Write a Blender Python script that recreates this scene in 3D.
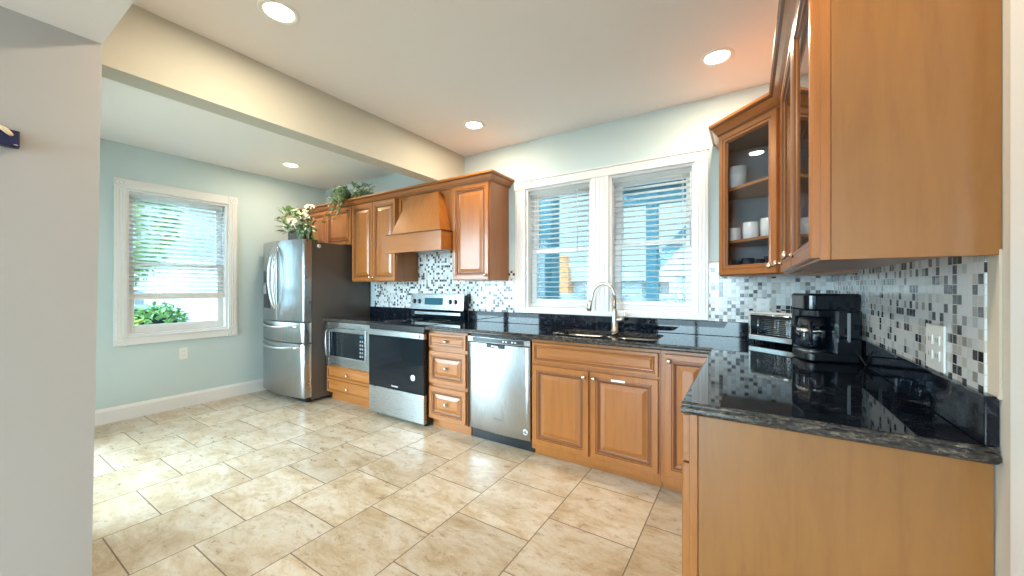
import bpy, bmesh, math, random
from mathutils import Vector, Matrix
random.seed(7)
PI = math.pi
S = bpy.context.scene
C = S.collection
for o in list(bpy.data.objects): bpy.data.objects.remove(o)

# ------------------------------------------------------------------ camera, sky, exposure
TH = math.atan2(236.0, 373.0)
cam_d = bpy.data.cameras.new('camera'); cam = bpy.data.objects.new('camera', cam_d); C.objects.link(cam)
cam.location = (0, 0, 1.25); cam.rotation_euler = (PI/2, 0, TH)
cam_d.sensor_width = 36; cam_d.lens = 373.0/1024*36; cam_d.shift_y = -1.0/1024; cam_d.clip_start = .02
S.camera = cam
S.view_settings.view_transform = 'Standard'; S.view_settings.look = 'None'
S.view_settings.exposure = 0.80; S.view_settings.gamma = 1.0; S.view_settings.use_curve_mapping = False
S.cycles.use_denoising = True
S.cycles.max_bounces = 10; S.cycles.diffuse_bounces = 6; S.cycles.glossy_bounces = 5; S.cycles.transparent_max_bounces = 16
S.cycles.caustics_reflective = False; S.cycles.caustics_refractive = False
S.cycles.sample_clamp_indirect = 6.0

SKY_NORTH, SKY_SOUTH = 2.1, 18.0          # hazy sky, made far brighter behind the camera to fill the room
world = bpy.data.worlds.new('sky'); S.world = world; world.use_nodes = True
wn = world.node_tree.nodes; wl = world.node_tree.links
for n in list(wn): wn.remove(n)
tc = wn.new('ShaderNodeTexCoord'); dt = wn.new('ShaderNodeVectorMath'); dt.operation = 'DOT_PRODUCT'; dt.inputs[1].default_value = Vector((.10, -.97, .22)).normalized()
wl.new(tc.outputs['Generated'], dt.inputs[0])
mr = wn.new('ShaderNodeMapRange'); mr.interpolation_type = 'SMOOTHSTEP'; wl.new(dt.outputs['Value'], mr.inputs[0])
mr.inputs[1].default_value = -.15; mr.inputs[2].default_value = .8; mr.inputs[3].default_value = SKY_NORTH; mr.inputs[4].default_value = SKY_SOUTH
mc = wn.new('ShaderNodeMix'); mc.data_type = 'RGBA'; mc.inputs[6].default_value = (.64, .90, 1.0, 1); mc.inputs[7].default_value = (.60, .86, 1.0, 1)
m01 = wn.new('ShaderNodeMapRange'); wl.new(dt.outputs['Value'], m01.inputs[0]); m01.inputs[1].default_value = -.15; m01.inputs[2].default_value = .8; wl.new(m01.outputs[0], mc.inputs[0])
bgn = wn.new('ShaderNodeBackground'); wl.new(mr.outputs[0], bgn.inputs[1]); wl.new(mc.outputs[2], bgn.inputs[0])
wo = wn.new('ShaderNodeOutputWorld'); wl.new(bgn.outputs[0], wo.inputs[0])

def portal(loc, rot, sx, sy):
    d = bpy.data.lights.new('window_portal', 'AREA'); d.shape = 'RECTANGLE'; d.size = sx; d.size_y = sy
    d.cycles.is_portal = True
    o = bpy.data.objects.new('window_portal', d); C.objects.link(o); o.location = loc; o.rotation_euler = rot
LAMP_W = 7.5
LAMP_COL = (1.0, .83, .60)

# ------------------------------------------------------------------ materials
def mat(name, col, rough=.5, metal=0.0, spec=.5, emit=None, estr=0, coat=0, trans=0):
    m = bpy.data.materials.new(name); m.use_nodes = True
    b = m.node_tree.nodes['Principled BSDF']
    b.inputs['Base Color'].default_value = (*col, 1); b.inputs['Roughness'].default_value = rough
    b.inputs['Metallic'].default_value = metal; b.inputs['Specular IOR Level'].default_value = spec
    b.inputs['Coat Weight'].default_value = coat; b.inputs['Transmission Weight'].default_value = trans
    if emit:
        b.inputs['Emission Color'].default_value = (*emit, 1); b.inputs['Emission Strength'].default_value = estr
    return m
class NT:
    """Small helper for node graphs."""
    def __init__(s, m): s.m = m; s.t = m.node_tree; s.b = s.t.nodes['Principled BSDF']
    def n(s, typ, **kw):
        nd = s.t.nodes.new('ShaderNode'+typ)
        for k, v in kw.items(): setattr(nd, k, v)
        return nd
    def l(s, a, b): s.t.links.new(a, b)
    def val(s, sock, v):
        if isinstance(v, bpy.types.NodeSocket): s.l(v, sock)
        else: sock.default_value = v
    def math(s, op, a, b=0.0, c=0.0):
        nd = s.n('Math', operation=op); s.val(nd.inputs[0], a); s.val(nd.inputs[1], b); s.val(nd.inputs[2], c); return nd.outputs[0]
    def mix(s, f, a, b, mode='MIX'):
        nd = s.n('Mix', data_type='RGBA', blend_type=mode); s.val(nd.inputs[0], f)
        for i, v in ((6, a), (7, b)):
            if isinstance(v, tuple): nd.inputs[i].default_value = (*v, 1)
            else: s.l(v, nd.inputs[i])
        return nd.outputs[2]
    def pos(s): return s.n('NewGeometry').outputs['Position']
    def objc(s): return s.n('TexCoord').outputs['Object']
    def mapping(s, v, scale=(1,1,1), loc=(0,0,0), rot=(0,0,0)):
        nd = s.n('Mapping'); s.l(v, nd.inputs[0]); nd.inputs[1].default_value = loc; nd.inputs[2].default_value = rot; nd.inputs[3].default_value = scale; return nd.outputs[0]
    def noise(s, v, scale, detail=4, rough=.55, dist=0):
        nd = s.n('TexNoise'); s.l(v, nd.inputs['Vector']); nd.inputs['Scale'].default_value = scale; nd.inputs['Detail'].default_value = detail
        nd.inputs['Roughness'].default_value = rough; nd.inputs['Distortion'].default_value = dist; return nd.outputs[0]
    def ramp(s, f, stops):
        nd = s.n('ValToRGB'); s.l(f, nd.inputs[0]); e = nd.color_ramp.elements
        while len(e) < len(stops): e.new(.5)
        for k, (p, c) in enumerate(stops):
            e[k].position = p; e[k].color = (*c, 1) if isinstance(c, tuple) else (c, c, c, 1)
        return nd.outputs[0]
    def bump(s, h, strength, dist=.002):
        nd = s.n('Bump'); nd.inputs['Strength'].default_value = strength; nd.inputs['Distance'].default_value = dist
        s.l(h, nd.inputs['Height']); s.l(nd.outputs[0], s.b.inputs['Normal'])

def paint(name, col, rough=.6):
    m = mat(name, col, rough, spec=.3); g = NT(m)
    g.bump(g.noise(g.pos(), 180, 3), .06, .001); return m
def wood(name, base, dark, horiz=False, rough=.32):
    m = mat(name, base, rough, spec=.5, coat=.25); g = NT(m); m.node_tree.nodes['Principled BSDF'].inputs['Coat Roughness'].default_value = .18
    v = g.objc()
    sc = (1.2, 9, 16) if horiz else (14, 9, 1.1)
    n1 = g.noise(g.mapping(v, sc), 2.2, 6, .6, .7)
    n2 = g.noise(g.mapping(v, tuple(x*5 for x in sc)), 2.5, 4, .7)
    f = g.math('ADD', g.math('MULTIPLY', n1, .75), g.math('MULTIPLY', n2, .25))
    c = g.ramp(f, [(.28, dark), (.5, base), (.74, tuple(min(1, x*1.13) for x in base))])
    bl = g.noise(v, 2.4, 2)
    c = g.mix(g.ramp(bl, [(.35, 0.0), (.7, .35)]), c, tuple(x*.8 for x in base))
    g.l(c, g.b.inputs['Base Color']); g.bump(f, .05, .001); return m
M = {}
M['wall'] = paint('aqua_wall_paint', (.58, .69, .71))
M['wall_greige'] = paint('greige_wall_paint', (.44, .41, .39))
M['wall_warm'] = paint('warm_white_wall_paint', (.62, .59, .55))
M['ceiling'] = paint('ceiling_paint', (.84, .81, .80), .8)
M['beam'] = paint('lamp_tinted_beam_paint', (.54, .525, .45))  # cream tone puts the warm lamp light into the paint colour
M['trim'] = mat('white_gloss_trim', (.80, .80, .81), .35)
M['plaster'] = paint('rough_plaster', (.60, .54, .45), .9)
M['wood'] = wood('honey_maple', (.37, .130, .028), (.27, .090, .018))
M['wood_h'] = wood('honey_maple_horizontal', (.37, .130, .028), (.27, .090, .018), True)
M['wood_panel'] = wood('maple_veneer', (.30, .122, .029), (.245, .092, .020), False, .38)
M['glaze'] = mat('dark_glaze_shade', (.15, .050, .014), .4)  # groove stain on the doors; painted shade on the crown
M['inside'] = mat('cabinet_interior', (.40, .36, .33), .6)
M['steel'] = mat('brushed_steel', (.46, .48, .49), .30, 1.0)
g = NT(M['steel']); f_ = g.noise(g.mapping(g.objc(), (2, 2, 260)), 3, 3); g.l(g.ramp(f_, [(.3, .22), (.7, .36)]), g.b.inputs['Roughness'])
M['steel_v'] = mat('brushed_steel_vertical', (.44, .46, .475), .3, 1.0)
g = NT(M['steel_v']); f_ = g.noise(g.mapping(g.objc(), (260, 2, 2)), 3, 3); g.l(g.ramp(f_, [(.3, .26), (.7, .31)]), g.b.inputs['Roughness'])
M['nickel'] = mat('brushed_nickel', (.66, .62, .56), .28, 1.0)
M['chrome'] = mat('chrome', (.82, .83, .84), .08, 1.0)
M['fridge_side'] = mat('dark_grey_enamel', (.135, .125, .12), .42, .3)
M['black'] = mat('black_plastic', (.012, .013, .016), .3)
M['black_gloss'] = mat('black_glass', (.004, .008, .013), .05, spec=.45)
M['grey_plastic'] = mat('grey_plastic', (.25, .26, .28), .4)
M['strip'] = mat('smoked_strip', (.06, .075, .085), .25)
M['white_plastic'] = mat('white_plastic', (.82, .82, .80), .35)
M['white_print'] = mat('white_print', (.85, .87, .88), .5)
M['knob'] = mat('satin_nickel_knob', (.70, .64, .54), .25, 1.0)
M['slat'] = mat('blind_slat', (.90, .91, .91), .45)
g = NT(M['slat']); tl = g.n('BsdfTranslucent'); tl.inputs[0].default_value = (.95, .97, .97, 1); mx = g.n('MixShader'); mx.inputs[0].default_value = .7
out_ = [n for n in g.t.nodes if n.type == 'OUTPUT_MATERIAL'][0]; g.l(g.b.outputs[0], mx.inputs[1]); g.l(tl.outputs[0], mx.inputs[2]); g.l(mx.outputs[0], out_.inputs[0])
M['blind_rail'] = mat('blind_bottom_rail', (.82, .79, .75), .4)
M['cord'] = mat('blind_cord', (.55, .60, .62), .6)
M['navy'] = mat('navy_paint', (.002, .008, .06), .4)
M['cream'] = mat('cream_ceramic', (.75, .58, .38), .4)
M['mug'] = mat('white_ceramic', (.82, .80, .78), .2)
M['dark_ware'] = mat('dark_ceramic', (.03, .035, .05), .2)
M['lens'] = mat('downlight_lens', (1, 1, 1), .4, emit=(1.0, .93, .80), estr=6.0)
M['planter'] = mat('dark_planter', (.07, .045, .04), .35)
M['petal'] = mat('cream_petal', (.80, .74, .58), .6)
M['leaf'] = mat('green_leaf', (.13, .27, .09), .45)
M['leaf_var'] = mat('variegated_leaf', (.45, .52, .34), .5)
M['leaf_ivy'] = mat('dusty_ivy_leaf', (.20, .34, .20), .5)
M['stem'] = mat('plant_stem', (.12, .14, .05), .6)
M['display'] = mat('oven_display', (.01, .03, .05), .1, emit=(.05, .30, .42), estr=.25)

def glassy(name, tint, refl):
    m = bpy.data.materials.new(name); m.use_nodes = True; t = m.node_tree
    for n in list(t.nodes): t.nodes.remove(n)
    o = t.nodes.new('ShaderNodeOutputMaterial'); tr = t.nodes.new('ShaderNodeBsdfTransparent'); tr.inputs[0].default_value = (*tint, 1)
    gl = t.nodes.new('ShaderNodeBsdfGlossy'); gl.inputs[1].default_value = .02; fr = t.nodes.new('ShaderNodeFresnel'); fr.inputs[0].default_value = refl
    mx = t.nodes.new('ShaderNodeMixShader'); ge = t.nodes.new('ShaderNodeNewGeometry'); iv_ = t.nodes.new('ShaderNodeMath'); iv_.operation = 'SUBTRACT'; iv_.inputs[0].default_value = 1; t.links.new(ge.outputs['Backfacing'], iv_.inputs[1])
    ml = t.nodes.new('ShaderNodeMath'); ml.operation = 'MULTIPLY'; t.links.new(fr.outputs[0], ml.inputs[0]); t.links.new(iv_.outputs[0], ml.inputs[1]); t.links.new(ml.outputs[0], mx.inputs[0]); t.links.new(tr.outputs[0], mx.inputs[1]); t.links.new(gl.outputs[0], mx.inputs[2]); t.links.new(mx.outputs[0], o.inputs[0])
    return m
M['glass'] = glassy('window_glass', (.54, .58, .59), 1.35)  # pane tint added to dim the outdoor view
M['cab_glass'] = glassy('cabinet_glass', (.90, .93, .96), 1.5)
M['carafe_glass'] = glassy('carafe_glass', (.55, .62, .68), 1.9)

# floor: 0.45 m square stone tiles, half-offset columns running away from the room's long side
m = mat('travertine_tile', (.6, .5, .35), .28, spec=.5); g = NT(m); M['floor'] = m
p = g.pos(); sp = g.n('SeparateXYZ'); g.l(p, sp.inputs[0])
cx = g.math('DIVIDE', g.math('ADD', sp.outputs[0], 20*.4525+.911), .4525); col_i = g.math('FLOOR', cx); fx = g.math('FRACT', cx)
odd = g.math('MODULO', col_i, 2.0)
cy = g.math('ADD', g.math('DIVIDE', g.math('ADD', sp.outputs[1], 30*.4447-2.036), .4447), g.math('MULTIPLY', g.math('SUBTRACT', 1.0, odd), .5)); row_i = g.math('FLOOR', cy); fy = g.math('FRACT', cy)
dx = g.math('MULTIPLY', g.math('MINIMUM', fx, g.math('SUBTRACT', 1.0, fx)), .4525)
dy = g.math('MULTIPLY', g.math('MINIMUM', fy, g.math('SUBTRACT', 1.0, fy)), .4447)
grout = g.math('LESS_THAN', g.math('MINIMUM', dx, dy), .0028)
cb = g.n('CombineXYZ'); g.l(col_i, cb.inputs[0]); g.l(row_i, cb.inputs[1])
wn_ = g.n('TexWhiteNoise'); g.l(cb.outputs[0], wn_.inputs[0])
off = g.n('VectorMath', operation='MULTIPLY_ADD'); g.l(wn_.outputs['Color'], off.inputs[0]); off.inputs[1].default_value = (9, 9, 9); g.l(p, off.inputs[2])
rotv = g.mapping(off.outputs[0], (1.0, 1.9, 1), rot=(0, 0, .5))
n1 = g.noise(rotv, 3.4, 10, .70, .45); n2 = g.noise(rotv, 13.0, 6, .72, .4); n3 = g.noise(off.outputs[0], 70, 3, .7)
c1 = g.ramp(n1, [(.30, (.42, .29, .16)), (.45, (.60, .48, .33)), (.56, (.70, .61, .49)), (.72, (.74, .68, .60))])
c2 = g.mix(g.ramp(n2, [(.30, .75), (.50, 0.0)]), c1, (.44, .32, .19))
c3 = g.mix(g.ramp(n3, [(.30, .5), (.37, 0.0)]), c2, (.22, .15, .09))
shade = g.math('MULTIPLY_ADD', wn_.outputs[0], .20, .80); cbs = g.n('CombineXYZ')
for i in range(3): g.l(shade, cbs.inputs[i])
c4 = g.mix(1.0, c3, cbs.outputs[0], 'MULTIPLY')
g.l(g.mix(grout, c4, (.19, .14, .10)), g.b.inputs['Base Color'])
g.l(g.math('MULTIPLY_ADD', grout, .4, g.math('MULTIPLY_ADD', n2, .20, .20)), g.b.inputs['Roughness'])
g.bump(g.math('SUBTRACT', g.math('MULTIPLY', n2, .15), grout), .25, .002)

# granite
m = mat('black_granite', (.01, .012, .016), .04, spec=.42); g = NT(m); M['granite'] = m
p = g.pos(); nz = g.noise(g.mapping(p, (1, 1, 1)), 28, 8, .75, .8); vz = g.n('TexVoronoi'); g.l(p, vz.inputs['Vector']); vz.inputs['Scale'].default_value = 90
c = g.ramp(nz, [(.46, (.004, .006, .011)), (.56, (.008, .013, .024)), (.64, (.05, .05, .056)), (.74, (.17, .14, .11))])
c = g.mix(g.ramp(vz.outputs['Distance'], [(.10, .5), (.2, 0.0)]), c, (.018, .030, .055))
g.l(c, g.b.inputs['Base Color'])
m = mat('polished_granite_edge', (.02, .02, .02), .16, spec=.6); g = NT(m); M['granite_edge'] = m
p = g.pos(); nz = g.noise(g.mapping(p, (1, 1, 3)), 36, 8, .75, .8)
g.l(g.ramp(nz, [(.40, (.008, .009, .012)), (.52, (.04, .036, .034)), (.62, (.15, .12, .09)), (.74, (.34, .29, .22))]), g.b.inputs['Base Color'])

# mosaic of 25 mm squares; u along the wall, v up
def mosaic(name, axis):
    m = mat(name, (.6, .6, .6), .18, spec=.5); g = NT(m)
    sp = g.n('SeparateXYZ'); g.l(g.pos(), sp.inputs[0]); T = .0252
    u = g.math('DIVIDE', g.math('ADD', sp.outputs[axis], 10.0), T); v = g.math('DIVIDE', g.math('ADD', sp.outputs[2], .004), T)
    fu, fv = g.math('FRACT', u), g.math('FRACT', v)
    cb = g.n('CombineXYZ'); g.l(g.math('FLOOR', u), cb.inputs[0]); g.l(g.math('FLOOR', v), cb.inputs[1]); w = g.n('TexWhiteNoise'); g.l(cb.outputs[0], w.inputs[0])
    rp = g.n('ValToRGB'); g.l(w.outputs[0], rp.inputs[0]); rp.color_ramp.interpolation = 'CONSTANT'; e = rp.color_ramp.elements
    stops = [(0, (.030, .033, .042)), (.17, (.08, .082, .092)), (.215, (.33, .31, .29)), (.27, (.58, .54, .49)), (.38, (.74, .75, .75)), (.76, (.66, .69, .70)), (.92, (.52, .52, .52))]
    while len(e) < len(stops): e.new(.5)
    for k, (q, cc) in enumerate(stops): e[k].position = q; e[k].color = (*cc, 1)
    n = g.noise(g.pos(), 120, 3); c = g.mix(.18, rp.outputs[0], n, 'OVERLAY')
    ed = g.math('MINIMUM', g.math('MINIMUM', fu, g.math('SUBTRACT', 1.0, fu)), g.math('MINIMUM', fv, g.math('SUBTRACT', 1.0, fv)))
    gr = g.math('LESS_THAN', ed, .045)
    g.l(g.mix(gr, c, (.55, .54, .52)), g.b.inputs['Base Color']); g.l(g.math('MULTIPLY_ADD', gr, .5, .15), g.b.inputs['Roughness'])
    g.bump(g.math('SUBTRACT', 1.0, gr), .3, .001); return m
M['mosaic_x'] = mosaic('mosaic_tile', 0); M['mosaic_y'] = mosaic('mosaic_tile_side', 1)

# ------------------------------------------------------------------ mesh helpers
def add_box(bm, x0, x1, y0, y1, z0, z1, bev=0, seg=2, mi=0):
    vs = [bm.verts.new(p) for p in ((x0,y0,z0),(x1,y0,z0),(x1,y1,z0),(x0,y1,z0),(x0,y0,z1),(x1,y0,z1),(x1,y1,z1),(x0,y1,z1))]
    fs = [bm.faces.new([vs[i] for i in q]) for q in ((0,3,2,1),(4,5,6,7),(0,1,5,4),(1,2,6,5),(2,3,7,6),(3,0,4,7))]
    for f in fs: f.material_index = mi
    if bev:
        es = list({e for f in fs for e in f.edges})
        r = bmesh.ops.bevel(bm, geom=es, offset=bev, segments=seg, profile=.5, affect='EDGES', clamp_overlap=True)
        for f in r['faces']: f.material_index = mi
    return vs
def add_prism(bm, poly, a0, a1, axis='z', bev=0, seg=2, mi=0):
    """poly of 2-D points extruded along axis: z -> (x,y), x -> (y,z), y -> (x,z)."""
    def P(p, a): return {'z': (p[0], p[1], a), 'x': (a, p[0], p[1]), 'y': (p[0], a, p[1])}[axis]
    A = [bm.verts.new(P(p, a0)) for p in poly]; B = [bm.verts.new(P(p, a1)) for p in poly]; n = len(poly)
    fs = [bm.faces.new(A), bm.faces.new(B[::-1])]; caps = list(fs)
    for i in range(n): fs.append(bm.faces.new((A[i], B[i], B[(i+1) % n], A[(i+1) % n])))
    for f in fs: f.material_index = mi
    bmesh.ops.recalc_face_normals(bm, faces=fs)
    if bev:
        es = list({e for f in caps for e in f.edges})
        r = bmesh.ops.bevel(bm, geom=es, offset=bev, segments=seg, profile=.5, affect='EDGES', clamp_overlap=True)
        for f in r['faces']: f.material_index = mi
def add_tube(bm, pts, r, seg=10, cap=True, mi=0, flat=1.0):
    pts = [Vector(p) for p in pts]; rings = []; n = len(pts)
    rr = r if isinstance(r, (list, tuple)) else [r]*n
    up = None
    for i, p in enumerate(pts):
        d = (pts[min(i+1, n-1)] - pts[max(i-1, 0)]).normalized()
        if up is None:
            up = Vector((0,0,1)) if abs(d.z) < .9 else Vector((1,0,0))
        a = d.cross(up).normalized(); b = a.cross(d).normalized(); up = b
        rings.append([bm.verts.new(p + a*math.cos(2*PI*k/seg)*rr[i] + b*math.sin(2*PI*k/seg)*rr[i]*flat) for k in range(seg)])
    fs = []
    for i in range(n-1):
        for k in range(seg):
            fs.append(bm.faces.new((rings[i][k], rings[i][(k+1) % seg], rings[i+1][(k+1) % seg], rings[i+1][k])))
    if cap: fs += [bm.faces.new(rings[0][::-1]), bm.faces.new(rings[-1])]
    for f in fs: f.material_index = mi; f.smooth = True
    bmesh.ops.recalc_face_normals(bm, faces=fs)
def add_lathe(bm, prof, c=(0,0,0), ax='z', seg=20, mi=0, smooth=True):
    """prof: list of (radius, height) along the axis from c."""
    def P(r, h, t):
        a, b = r*math.cos(t), r*math.sin(t)
        return {'z': (c[0]+a, c[1]+b, c[2]+h), '-y': (c[0]+a, c[1]-h, c[2]+b), 'x': (c[0]+h, c[1]+a, c[2]+b)}[ax]
    rings = []
    for r, h in prof:
        if r < 1e-6: rings.append([bm.verts.new(P(0, h, 0))])
        else: rings.append([bm.verts.new(P(r, h, 2*PI*k/seg)) for k in range(seg)])
    fs = []
    for A, B in zip(rings, rings[1:]):
        for k in range(seg):
            k2 = (k+1) % seg
            if len(A) == 1 and len(B) == 1: continue
            if len(A) == 1: fs.append(bm.faces.new((A[0], B[k], B[k2])))
            elif len(B) == 1: fs.append(bm.faces.new((A[k], A[k2], B[0])))
            else: fs.append(bm.faces.new((A[k], A[k2], B[k2], B[k])))
    for f in fs: f.material_index = mi; f.smooth = smooth
    bmesh.ops.recalc_face_normals(bm, faces=fs)
def add_quad(bm, pts, mi=0):
    f = bm.faces.new([bm.verts.new(p) for p in pts]); f.material_index = mi; return f
def obj(name, bm, mats, parent=None, smooth=None):
    me = bpy.data.meshes.new(name); bm.to_mesh(me); bm.free()
    for m_ in (mats if isinstance(mats, (list, tuple)) else [mats]): me.materials.append(m_)
    o = bpy.data.objects.new(name, me); C.objects.link(o)
    if parent is not None: o.parent = parent
    return o
def NB(): return bmesh.new()
def boxobj(name, x0, x1, y0, y1, z0, z1, m, parent=None, bev=.002):
    bm = NB(); add_box(bm, x0, x1, y0, y1, z0, z1, bev); return obj(name, bm, m, parent)
def thing(name, label, cat, loc=(0,0,0), rz=0, group=None):
    o = bpy.data.objects.new(name, None); o.empty_display_size = .05; C.objects.link(o); o.location = loc; o.rotation_euler = (0, 0, rz)
    o['label'] = label; o['category'] = cat
    if group: o['group'] = group
    return o
def tag(o, label, cat, group=None):
    o['label'] = label; o['category'] = cat
    if group: o['group'] = group
    return o
def struct(o): o['kind'] = 'structure'; return o
def dup(root, loc, label=None, rz=None):
    r = root.copy(); C.objects.link(r); r.location = loc
    if rz is not None: r.rotation_euler = (0, 0, rz)
    if label: r['label'] = label
    for ch in list(root.children):
        c = ch.copy(); C.objects.link(c); c.parent = r
        for gch in ch.children:
            d = gch.copy(); C.objects.link(d); d.parent = c
    return r
def wall_mesh(name, axis, a_cuts, z_cuts, holes, pos, thick, m):
    """Wall with rectangular holes. axis 'x': wall runs along X at y=pos (thick in +y); 'y': along Y at x=pos."""
    bm = NB(); V = {}
    def v(a, z):
        if (a, z) not in V: V[(a, z)] = bm.verts.new((a, pos, z) if axis == 'x' else (pos, a, z))
        return V[(a, z)]
    for a0, a1 in zip(a_cuts, a_cuts[1:]):
        for z0, z1 in zip(z_cuts, z_cuts[1:]):
            ca, cz = (a0+a1)/2, (z0+z1)/2
            if any(h[0] < ca < h[1] and h[2] < cz < h[3] for h in holes): continue
            bm.faces.new((v(a0,z0), v(a1,z0), v(a1,z1), v(a0,z1)))
    r = bmesh.ops.extrude_face_region(bm, geom=bm.faces[:])
    d = Vector((0, thick, 0)) if axis == 'x' else Vector((thick, 0, 0))
    for e in r['geom']:
        if isinstance(e, bmesh.types.BMVert): e.co += d
    bmesh.ops.recalc_face_normals(bm, faces=bm.faces[:])
    return struct(obj(name, bm, m))

# ------------------------------------------------------------------ room shell
XR, XL, YB, ZC = .453, -4.97, 3.0, 2.60
CT = .908                      # worktop height
W1 = (-1.743, -1.108, 1.045, 2.155); W2 = (-.957, -.326, 1.045, 2.155)     # back windows
WL = (1.03, 1.845, .78, 2.18)                                              # left window (y0,y1,z0,z1)
bm = NB(); add_box(bm, -6.0, 2.0, -3.7, 3.15, -.12, 0); struct(obj('floor', bm, M['floor']))
bm = NB(); add_box(bm, -5.15, .7, -3.7, 3.15, ZC, ZC+.12); struct(obj('ceiling', bm, M['ceiling']))
wall_mesh('wall_back', 'x', [-5.12, W1[0], W1[1], W2[0], W2[1], .61], [0, W1[2], W1[3], ZC], [W1, W2], YB, .15, M['wall'])
wall_mesh('wall_left', 'y', [.25, WL[0], WL[1], 3.0], [0, WL[2], WL[3], ZC], [WL], XL, -.15, M['wall'])
wall_mesh('wall_right', 'y', [-3.5, 3.0], [0, ZC], [], XR, .15, M['wall_warm'])
# wall between the rooms on the left, its end slightly out of plumb
bm = NB()
bm.free()
AD = (-4.45, -2.95, .06, 2.12)
wall_mesh('wall_front', 'x', [XL, AD[0], AD[1], -2.42], [0, AD[2], AD[3], ZC], [AD], .372, -.15, M['wall'])
bm = NB()
for x0, x1 in ((AD[0], AD[0]+.06), ((AD[0]+AD[1])/2-.03, (AD[0]+AD[1])/2+.03), (AD[1]-.06, AD[1])): add_box(bm, x0, x1, .26, .34, AD[2], AD[3])
struct(obj('unseen_door', bm, M['trim']))  # unseen opening, added to bring daylight into the alcove
portal(((AD[0]+AD[1])/2, .19, 1.09), (PI/2, 0, 0), AD[1]-AD[0], AD[3]-AD[2])
bm = NB(); add_prism(bm, [(-3.5, 0), (.369, 0), (.400, 2.26), (.400, ZC), (-3.5, ZC)], -2.42, -2.27, 'x'); struct(obj('wall_near_left', bm, M['wall_greige']))
bm = NB(); add_box(bm, -2.27, XR, .0, .40, 2.26, ZC); struct(obj('wall_header', bm, M['ceiling']))
bm = NB(); add_box(bm, -2.628, -2.480, .372, YB, 2.262, ZC); struct(obj('trim_1', bm, M['beam']))
DW_ = (-1.9, -.1, .1, 2.15)
wall_mesh('wall_rear', 'x', [-2.42, DW_[0], DW_[1], .61], [0, DW_[2], DW_[3], ZC], [DW_], -3.5, -.15, M['wall_greige'])
# lining of an unseen opening, added behind the camera as daylight fill
bm = NB()
for x0, x1 in ((-1.9, -1.84), (-1.03, -.97), (-.16, -.1)): add_box(bm, x0, x1, -3.6, -3.52, .1, 2.15)
struct(obj('unseen_window', bm, M['trim']))
portal(((DW_[0]+DW_[1])/2, -3.68, 1.12), (PI/2, 0, 0), 1.8, 2.05)
portal(((W1[0]+W1[1])/2, 3.18, 1.6), (-PI/2, 0, 0), .64, 1.11); portal(((W2[0]+W2[1])/2, 3.18, 1.6), (-PI/2, 0, 0), .63, 1.11)
portal((XL-.18, 1.44, 1.48), (0, -PI/2, 0), 1.4, .815)
# baseboards
def board(name, pts, axis):
    bm = NB(); prof = [(0, 0), (.016, 0), (.016, .115), (.010, .128), (.006, .140), (0, .140)]
    (a0, a1, p, s) = pts
    if axis == 'y': add_prism(bm, [(p+s*d, z) for d, z in prof], a0, a1, 'y')
    else: add_prism(bm, [(p+s*d, z) for d, z in prof], a0, a1, 'x')
    struct(obj(name, bm, M['trim']))
board('baseboard_left', (.372, 2.99, XL, 1), 'y')
board('baseboard_right', (-3.4, 1.0, XR, -1), 'y')
# door casing on the right wall, just in view at the edge of the frame
bm = NB(); add_box(bm, XR-.018, XR, 1.03, 1.145, 0, 2.24, .004); struct(obj('trim_2', bm, M['trim']))
# rough plaster strip where the mosaic stops
bm = NB(); add_box(bm, XR-.005, XR, 1.214, 1.262, 1.012, 1.33, .001)
struct(obj('trim_3', bm, M['plaster']))

# mosaic backsplash (fixed to the walls)
bm = NB(); add_box(bm, -3.90, -3.144, YB-.009, YB, 1.0, 1.40); add_box(bm, -3.144, -2.36, YB-.009, YB, 1.0, 1.66); add_box(bm, -2.36, -1.853, YB-.009, YB, 1.0, 1.40)
bmesh.ops.remove_doubles(bm, verts=bm.verts[:], dist=1e-5)
struct(obj('trim_4', bm, M['mosaic_x']))
bm = NB(); add_box(bm, -.235, XR-.009, YB-.009, YB, 1.0, 1.42); struct(obj('trim_5', bm, M['mosaic_x']))
bm = NB(); add_box(bm, XR-.009, XR, 1.262, YB-.009, 1.0, 1.42); struct(obj('trim_6', bm, M['mosaic_y']))
bm = NB(); add_box(bm, -1.925, -1.853, YB-.014, YB-.001, 1.40, 1.412, .003); add_box(bm, -.235, -.17, YB-.014, YB-.001, 1.42, 1.432, .003)
struct(obj('trim_7', bm, M['plaster']))

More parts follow.
